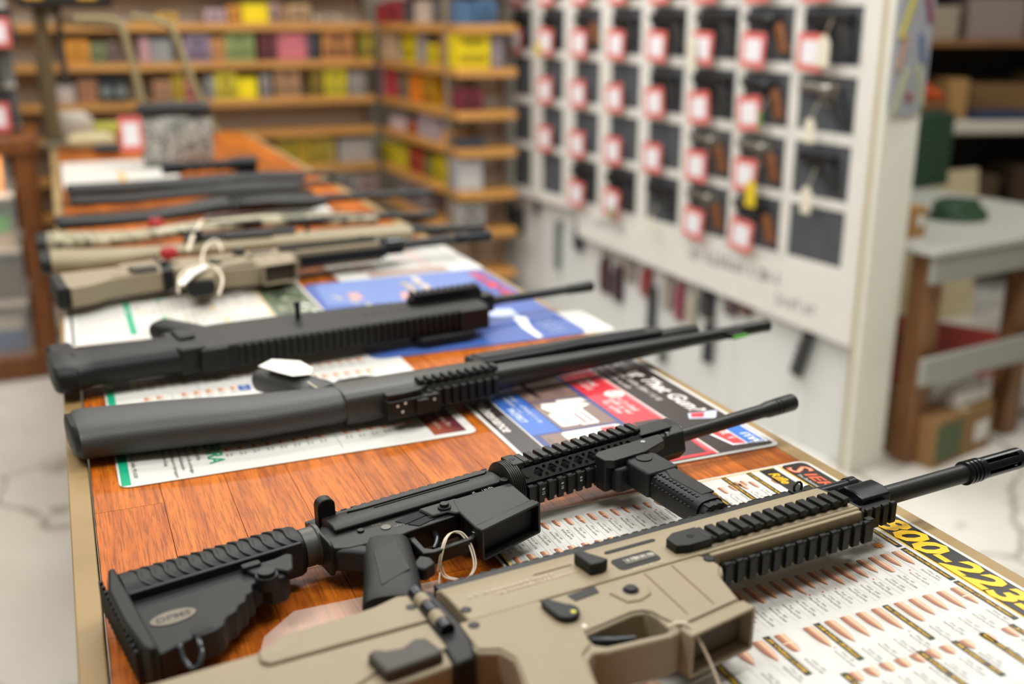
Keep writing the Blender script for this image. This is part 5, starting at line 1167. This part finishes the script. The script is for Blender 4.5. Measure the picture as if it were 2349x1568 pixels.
# small tan carton with a round sticker
KR = mat('kraft_carton', 'a67c48', .7, 0, .08, 20)
def on_table(px, py): q = onz(px, py, -.215); return (q[0], q[1], TZ)
def carton(name, loc, rz, w, d, h, material, label, cat='box', tape=True):
    r = empty(name, loc, rz); tag(r, label, cat); box('carton', -w/2, w/2, 0, d, 0, h, material, r, .003)
    if tape: box('tape', -.02, .02, -.0008, d, h, h+.0008, mat('packing_tape', 'b9a888', .3), r, 0)
    return r
q = onz(2102, 545, -.215)
cb = carton('tan_carton', (q[0], q[1], TZ), R(10), .085, .07, .10, KR, 'small tan carton with round white sticker on the grey table', 'box', False)
prism('round_sticker', circ(.012, .055, .020, 18), -.0008, 0, WHITE_PLY, cb, 0, 'v')
q = onz(2195, 500, -.215); co = empty('green_cable_coil', (q[0], q[1], TZ)); tag(co, 'coiled dark green cord lying on the grey table', 'cord')
GC = mat('green_cord', '2c4a34', .5)
for k in range(7): tube('loop', [((.10-.004*k)*math.cos(R(t))+.01*math.sin(k), (.09-.005*k)*math.sin(R(t)), .008+.0085*k) for t in range(0, 360, 15)], .0065, GC, co, 8, True)
q = onz(2120, 425, -.215); gs = empty('green_tray_stack', (q[0], q[1]-.0, TZ), R(10)); tag(gs, 'tall stack of dark green trays at the back of the grey table', 'tray stack')
for k in range(11): box('tray', -.11, .09, -.05, .14, .001+.0275*k, .0265+.0275*k, mat('dark_green_tray', '20402e', .5, 0, .1), gs, .004)
q = onz(2150, 240, .06)
# shelving unit behind the table
DW = wood('dark_shelf_wood', '7a5232', '9c7046', .6, (4, 40, 40), 1.0, .06)
su = empty('storage_shelving', (3.62, 4.25, 0), R(-16)); tag(su, 'deep storage shelving with wooden and white boards behind the table', 'shelves')
box('back_panel', -.3, 1.6, .46, .48, 0, 2.3, mat('dark_back_panel', '2c241d', .9), su, 0)
box('side_panel', -.32, -.3, .0, .48, 0, 2.3, mat('dark_side_panel', '3a2f25', .8), su, .002); box('side_panel', 1.6, 1.62, .0, .48, 0, 2.3, mat('dark_side_panel', '3a2f25', .8), su, .002)
for z in (T-.62, T+.36, T+.66): box('wood_board', -.3, 1.6, .02, .46, z-.032, z, DW, su, .002)
box('white_board', .49, 1.6, -.03, .46, T-.10, T-.03, mat('white_shelf_board', 'c6c2b4', .5), su, .02, 4)
def on_unit(x, y, z): v = su.matrix_basis @ Vector((x, y, z)); return v
su_m = Matrix.Translation((3.62, 4.25, 0)) @ Matrix.Rotation(R(-16), 4, 'Z')
def unit_box(name, x, y, z, w, d, h, material, label, cat='box', tape=False):
    p = su_m @ Vector((x, y, z)); return carton(name, p, R(-16), w, d, h, material, label, cat, tape)
unit_box('brown_case', .86, .12, T-.03, .34, .3, .17, mat('brown_case', '7a5c38', .6), 'brown fibre case on the white storage board', 'case')
unit_box('blue_binder', .80, -.02, T-.03, .28, .12, .045, mat('navy_binder', '2c3a5c', .5), 'flat navy binder on the white storage board', 'binder')
unit_box('tan_carton', .585, .04, T-.03, .10, .2, .20, mat('tan_board_case', 'a5824e', .7), 'upright tan carton at the end of the white storage board')
unit_box('wide_carton', 1.27, .1, T-.03, .4, .3, .22, mat('dull_brown_carton', '6e5538', .7), 'wide dull brown carton at the right of the white storage board')
unit_box('pale_bin', .42, .06, T+.36, .26, .3, .16, mat('pale_bin', '9a8c7c', .6), 'pale bin on the wooden storage board', 'bin')
unit_box('pale_bin', .75, .06, T+.36, .30, .3, .2, mat('mauve_bin', '8c7c74', .6), 'mauve grey bin on the wooden storage board', 'bin')
unit_box('grey_bin', 1.1, .06, T+.36, .34, .3, .14, mat('grey_bin', '7c766c', .6), 'low grey bin on the wooden storage board', 'bin')
unit_box('dark_carton', .62, .05, T-.62, .5, .3, .3, mat('dark_carton', '4a3826', .8), 'dark brown carton on the lower storage board')
unit_box('dark_carton', 1.18, .05, T-.62, .45, .3, .34, mat('umber_carton', '3c2c20', .8), 'umber carton beside the dark brown carton')
# orange pouch hung by the post on a small bracket shelf
ob = empty('orange_pouch', on_unit(0, 0, 0)); p = su_m @ Vector((.42, .0, T+.065)); ob.location = p; ob.rotation_euler = (0, 0, R(-16)); tag(ob, 'bright orange pouch on a wooden bracket beside the post', 'pouch')
loft('pouch', [(-.10, .06, .04, .05, .038), (-.05, .06, .045, .055, .045), (.03, .06, .035, .05, .034), (.08, .06, .018, .03, .016)], mat('orange_fabric', 'd8602a', .6, 0, .1), ob, 2.4, 20); box('strap', -.03, -.012, -.002, .12, .02, .094, mat('orange_strap', 'b84c20', .6), ob, .003)
br = empty('bracket_shelf', p); br.rotation_euler = (0, 0, R(-16)); tag(br, 'small wooden bracket shelf holding the orange pouch', 'shelf')
box('board', -.14, .09, -.02, .26, -.034, -.003, DW, br, .002); box('bracket', .06, .09, 0, .2, -.10, -.034, DW, br, .002)
# things beneath the table
q = onz(2190, 1060, -.95)
fb_ = carton('floor_carton', (q[0]+.05, q[1]+.02, 0), R(14), .34, .30, .17, mat('floor_carton_brown', '8c6a40', .7, 0, .08), 'brown carton on the floor under the grey table')
prism('green_end', rect(-.17, -.02, .02, .15), -.001, 0, mat('carton_green', '4c5c38', .6), fb_, 0, 'v'); prism('white_label', rect(.06, .15, .04, .11), -.001, 0, WHITE_PLY, fb_, 0, 'v')
fc = carton('white_bag', (q[0]+.12, q[1]+.06, .171), R(14), .20, .16, .05, mat('white_plastic_bag', 'c9c5be', .4), 'white folded bag on the floor carton', 'bag', False)
loft('bag_fold', [(-.09, .08, .055, .05, .012), (0, .08, .06, .07, .022), (.09, .08, .055, .05, .012)], mat('white_plastic_bag', 'c9c5be', .4), fc)
rs = empty('red_panel', (3.18, 3.0, 0), R(8)); tag(rs, 'leaning red panel with dark lettering under the grey table', 'sign')
ro = prism('board', [(-.42, 0), (.42, 0), (.42, .15), (-.42, .37)], 0, .02, mat('red_sign_board', 'b83430', .45), rs, .003, 'v'); ro.rotation_euler = (R(-14), 0, 0)
S = Sheet(0); S.scrib(-.36, .18, .26, .14, '4a1c20', 1); pq = tag(S.build('lettering', rs), kind='stuff'); pq.matrix_local = Matrix.Rotation(R(-14), 4, 'X') @ Matrix.Translation((0, -.001, 0)) @ Matrix.Rotation(R(90), 4, 'X')
wp = empty('plywood_sheet', (3.35, 3.72, 0), R(4)); tag(wp, 'pale plywood sheet standing behind the grey table', 'plywood')
po = box('sheet', -.75, .75, 0, .018, 0, 1.0, wood('pale_plywood', 'c2b48e', 'dccfad', .6, (4, 30, 40), 1.5, .05, 0, 0), wp, .002); po.rotation_euler = (R(-6), 0, 0)
po.scale.z = .72
# ================================================================ wooden display cabinet left of the counter
CWD = wood('cabinet_oak', '6a3c18', '8c5424', .4, (30, 30, 5), 1.2, .08, 0, 2)
cb = empty('glass_cabinet', (-.105, 4.54, 0)); tag(cb, 'wooden glass fronted display cabinet left of the counter', 'cabinet')
CH = T+.02
box('top', -1.4, .02, -.02, .62, CH-.06, CH, CWD, cb, .004); box('base', -1.4, .0, .0, .6, 0, .09, CWD, cb, .004)
for x0, x1 in ((-.07, .0), (-.74, -.66), (-1.4, -1.32)): box('post', x0, x1, 0, .06, .09, CH-.06, CWD, cb, .004)
box('post', -.07, 0, .54, .6, .09, CH-.06, CWD, cb, .004); box('back', -1.4, 0, .585, .6, .09, CH-.06, mat('cabinet_back', '4c3220', .7), cb, 0)
SHG = mat('cabinet_shelf_white', 'cfc4b4', .4)
for z in (.30, .52, .74): box('shelf', -1.38, -.09, .10, .56, z-.016, z, SHG, cb, .002)
def glass(name):
    m, nt, b = newmat(name); b.inputs['Base Color'].default_value = (.9, .95, .93, 1); b.inputs['Roughness'].default_value = .03; b.inputs['Alpha'].default_value = .12; return m
ll = bpy.data.lights.new('cabinet_strip_glow', 'AREA'); ll.shape = 'RECTANGLE'; ll.size = 1.2; ll.size_y = .05; ll.energy = 16; ll.color = (1, .95, .85)
lo = bpy.data.objects.new('strip_lamp', ll); link(lo, cb); lo.location = (-.7, .09, CH-.066); lo.rotation_euler.x = R(25)
box('strip_light', -1.3, -.1, .075, .105, CH-.064, CH-.06, HOUS, cb, 0)
GL = glass('cabinet_glass')
box('glass_pane', -.66, -.085, .02, .026, .09, CH-.06, GL, cb, 0); box('glass_pane', -1.32, -.74, .02, .026, .09, CH-.06, GL, cb, 0)
def cab_item(name, x, y, z, w, d, h, c_, label, cat='box'):
    r = empty(name, (-.105+x, 4.54+y, z)); tag(r, label, cat); box('carton', -w/2, w/2, 0, d, 0, h, mat('cab_'+c_, c_, .5, 0, .08), r, .004); box('lid', -w/2-.002, w/2+.002, -.002, d+.002, h, h+.012, mat('cab_'+c_, c_, .5), r, .002); return r
cab_item('orange_box', -.30, .16, .74, .36, .3, .15, 'c07a30', 'orange cardboard box on the top cabinet shelf')
cab_item('pink_box', -.28, .14, .52, .34, .3, .05, 'd8bca4', 'low pink white box on the middle cabinet shelf'); cab_item('green_box', -.30, .14, .585, .36, .24, .05, '5cb848', 'bright green box stacked on the pink white box')
cab_item('brown_case', -.3, .16, .30, .40, .3, .15, '5a4a40', 'dark brown case on the low cabinet shelf', 'case')
cab_item('blue_box', -.32, .12, .09, .40, .3, .07, '3c5f96', 'blue box on the cabinet floor'); cab_item('white_box', -.30, .14, .175, .36, .26, .05, 'cfc8b8', 'cream box stacked on the blue box')
# ---- small rack of handguns with red cards on the cabinet
rk = empty('handgun_rack', (-.355, 4.78, CH)); tag(rk, 'tilted grey rack of handguns with red price cards on the cabinet', 'rack')
rb_ = box('rack_board', -.40, .22, 0, .02, .0, .62, mat('rack_grey', '6a6a66', .7), rk, .003); rb_.rotation_euler.x = R(-8)
for k in range(4): o = box('rack_rail', -.40, .22, -.02, 0, .02+.155*k, .04+.155*k, mat('rack_rail_pale', 'b0aca0', .6), rk, .002); o.rotation_euler.x = R(-8)
for k, (x, z) in enumerate(((.02, .10), (-.02, .255), (.06, .42), (-.2, .10), (-.2, .26), (-.2, .42))):
    pz = copy_tree(proto['p']); pz.matrix_world = Matrix.Translation((-.265+x, 4.745+z*.14, CH+z)) @ Matrix.Rotation(R(82), 4, 'X')
    tag(pz, 'black pistol on the cabinet rack, %s %s' % (('lower', 'middle', 'upper')[k % 3], 'beside the counter' if k < 3 else 'away from the counter'), 'handgun', 'handguns on the cabinet rack')
    c_ = copy_tree(pc0); c_.matrix_world = Matrix.Translation((-.245+x, 4.69+z*.14, CH+z-.03)) @ Matrix.Rotation(R(82), 4, 'X')
    tag(c_, 'red price card on the cabinet rack, %s %s' % (('lower', 'middle', 'upper')[k % 3], 'beside the counter' if k < 3 else 'away from the counter'), 'price card', 'price cards on the cabinet rack')
# ---- ribbed stand with black unit on top
OL = mat('olive_tube', '6a5c40', .5, 0, .1); 
sd = empty('ribbed_stand', (-.088, 4.40, T+.0005)); tag(sd, 'olive ribbed flexible stand carrying a black boxed unit with yellow labels', 'stand')
lathe('base', [(0, .055), (.012, .055), (.02, .03)], mat('stand_base_grey', '6c6656', .5), sd, (.075, 0), 'w', 24)
prof = [(.02, .024)]
for k in range(46): prof += [(.024+.0105*k, .0215), (.027+.0105*k, .027), (.031+.0105*k, .027), (.034+.0105*k, .0215)]
lathe('gooseneck', prof, OL, sd, (.075, 0), 'w', 18)
ub = box('unit_body', .0, .33, -.09, .09, .50, .61, mat('unit_black', '1d1c1a', .4), sd, .02, 4)
for x in (.06, .24): prism('yellow_label', rrect(x-.035, x+.035, .53, .575, .012), -.0925, -.0895, mat('label_amber', 'c89a20', .5), ub, 0, 'v')
tube('unit_handle', smoothpts([(.04, 0, .61), (.06, 0, .66), (.26, 0, .67), (.30, 0, .61)], 5), .012, mat('unit_black', '1d1c1a', .4), ub, 10)
tube('support_arm', smoothpts([(.10, -.02, .50), (.16, -.02, .455), (.30, -.03, .44), (.36, -.03, .43)], 5), .014, OL, sd, 10)
lathe('hanging_rod', [(.22, .013), (.50, .013)], mat('dark_rod', '33302a', .5), sd, (.135, 0), 'w', 14)
# ---- digital camouflage bag with straps
DIG = camo('digital_camouflage', ['8a8c86', 'b4b5ae', '5c645c', 'c2c0ba', '465048', '99948e'], 42)
bgp = onz(408, 384, 0)
bg_ = empty('camouflage_bag', (bgp[0], bgp[1], T+.001), R(-6)); tag(bg_, 'grey digital camouflage bag with black top and tan straps on the counter', 'bag')
loft('body', [(-.105, .06, .075, .05, .07), (-.10, .06, .08, .06, .079), (0, .06, .085, .066, .084), (.10, .06, .08, .06, .079), (.118, .06, .075, .048, .07)], DIG, bg_, 4.0, 28)
loft('top_cover', [(-.115, .06, .176, .055, .012), (-.10, .06, .182, .06, .02), (0, .06, .186, .06, .022), (.11, .06, .182, .06, .02), (.12, .06, .178, .05, .012)], mat('black_nylon', '232322', .7), bg_, 3, 24)
ST = mat('tan_strap', '8c805c', .8, 0, .1)
tube('strap', smoothpts([(-.09, .06, .185), (-.105, .07, .30), (-.125, .08, .41), (-.14, .085, .45), (-.19, .09, .462), (-.27, .09, .46)], 6), .011, ST, bg_, 8)
tube('strap', smoothpts([(.135, .06, .10), (.115, .06, .14), (.06, .07, .30), (.03, .08, .41), (.0, .085, .45), (-.10, .09, .47)], 6), .011, ST, bg_, 8)
cd = copy_tree(pc0); cd.matrix_world = Matrix.Translation((bgp[0]-.135, bgp[1]-.02, T+.115)) @ Matrix.Rotation(R(88), 4, 'X') @ Matrix.Scale(.62, 4, (1, 0, 0)) @ Matrix.Scale(1.0, 4)
tag(cd, 'narrow red bordered price card tied to the camouflage bag', 'price card')
# ---- loose packets beyond the bag
for (x, y, w, d, h, c_, lb) in ((215, 345, .16, .10, .06, 'b9ae88', 'cream paper packet at the far end of the counter'), (250, 318, .18, .1, .06, '9a9a30', 'lime green packet stacked by the camouflage bag'), (175, 330, .14, .12, .12, 'aaa496', 'pale grey packet at the left far end of the counter'), (258, 352, .12, .06, .03, '23282c', 'small black case near the camouflage bag')):
    q = onz(x, y, 0); r = empty('packet', (q[0], q[1], T+.0012), R(5)); tag(r, lb, 'packet')
    loft('pouch', [(-w/2, d/2, h*.5, d*.4, h*.3), (-w*.3, d/2, h*.5, d*.5, h*.49), (w*.3, d/2, h*.5, d*.5, h*.49), (w/2, d/2, h*.5, d*.4, h*.3)], mat('packet_'+c_, c_, .5, 0, .1), r, 3.5, 20); box('seal', -w*.52, -w*.45, d*.15, d*.85, h*.4, h*.6, mat('packet_'+c_, c_, .5), r, .001)
# ---- pale post behind the cabinet corner
pp = empty('pipe_post', (-.02, 5.15, 0)); tag(pp, 'pale grey pipe post standing between cabinet and counter', 'post')
lathe('pipe', [(0, .035), (1.25, .035)], mat('pale_grey_pipe', '8f8c86', .5), pp, (0, 0), 'w', 18); lathe('flange', [(0, .07), (.012, .07)], mat('pale_grey_pipe', '8f8c86', .5), pp, (0, 0), 'w', 18)
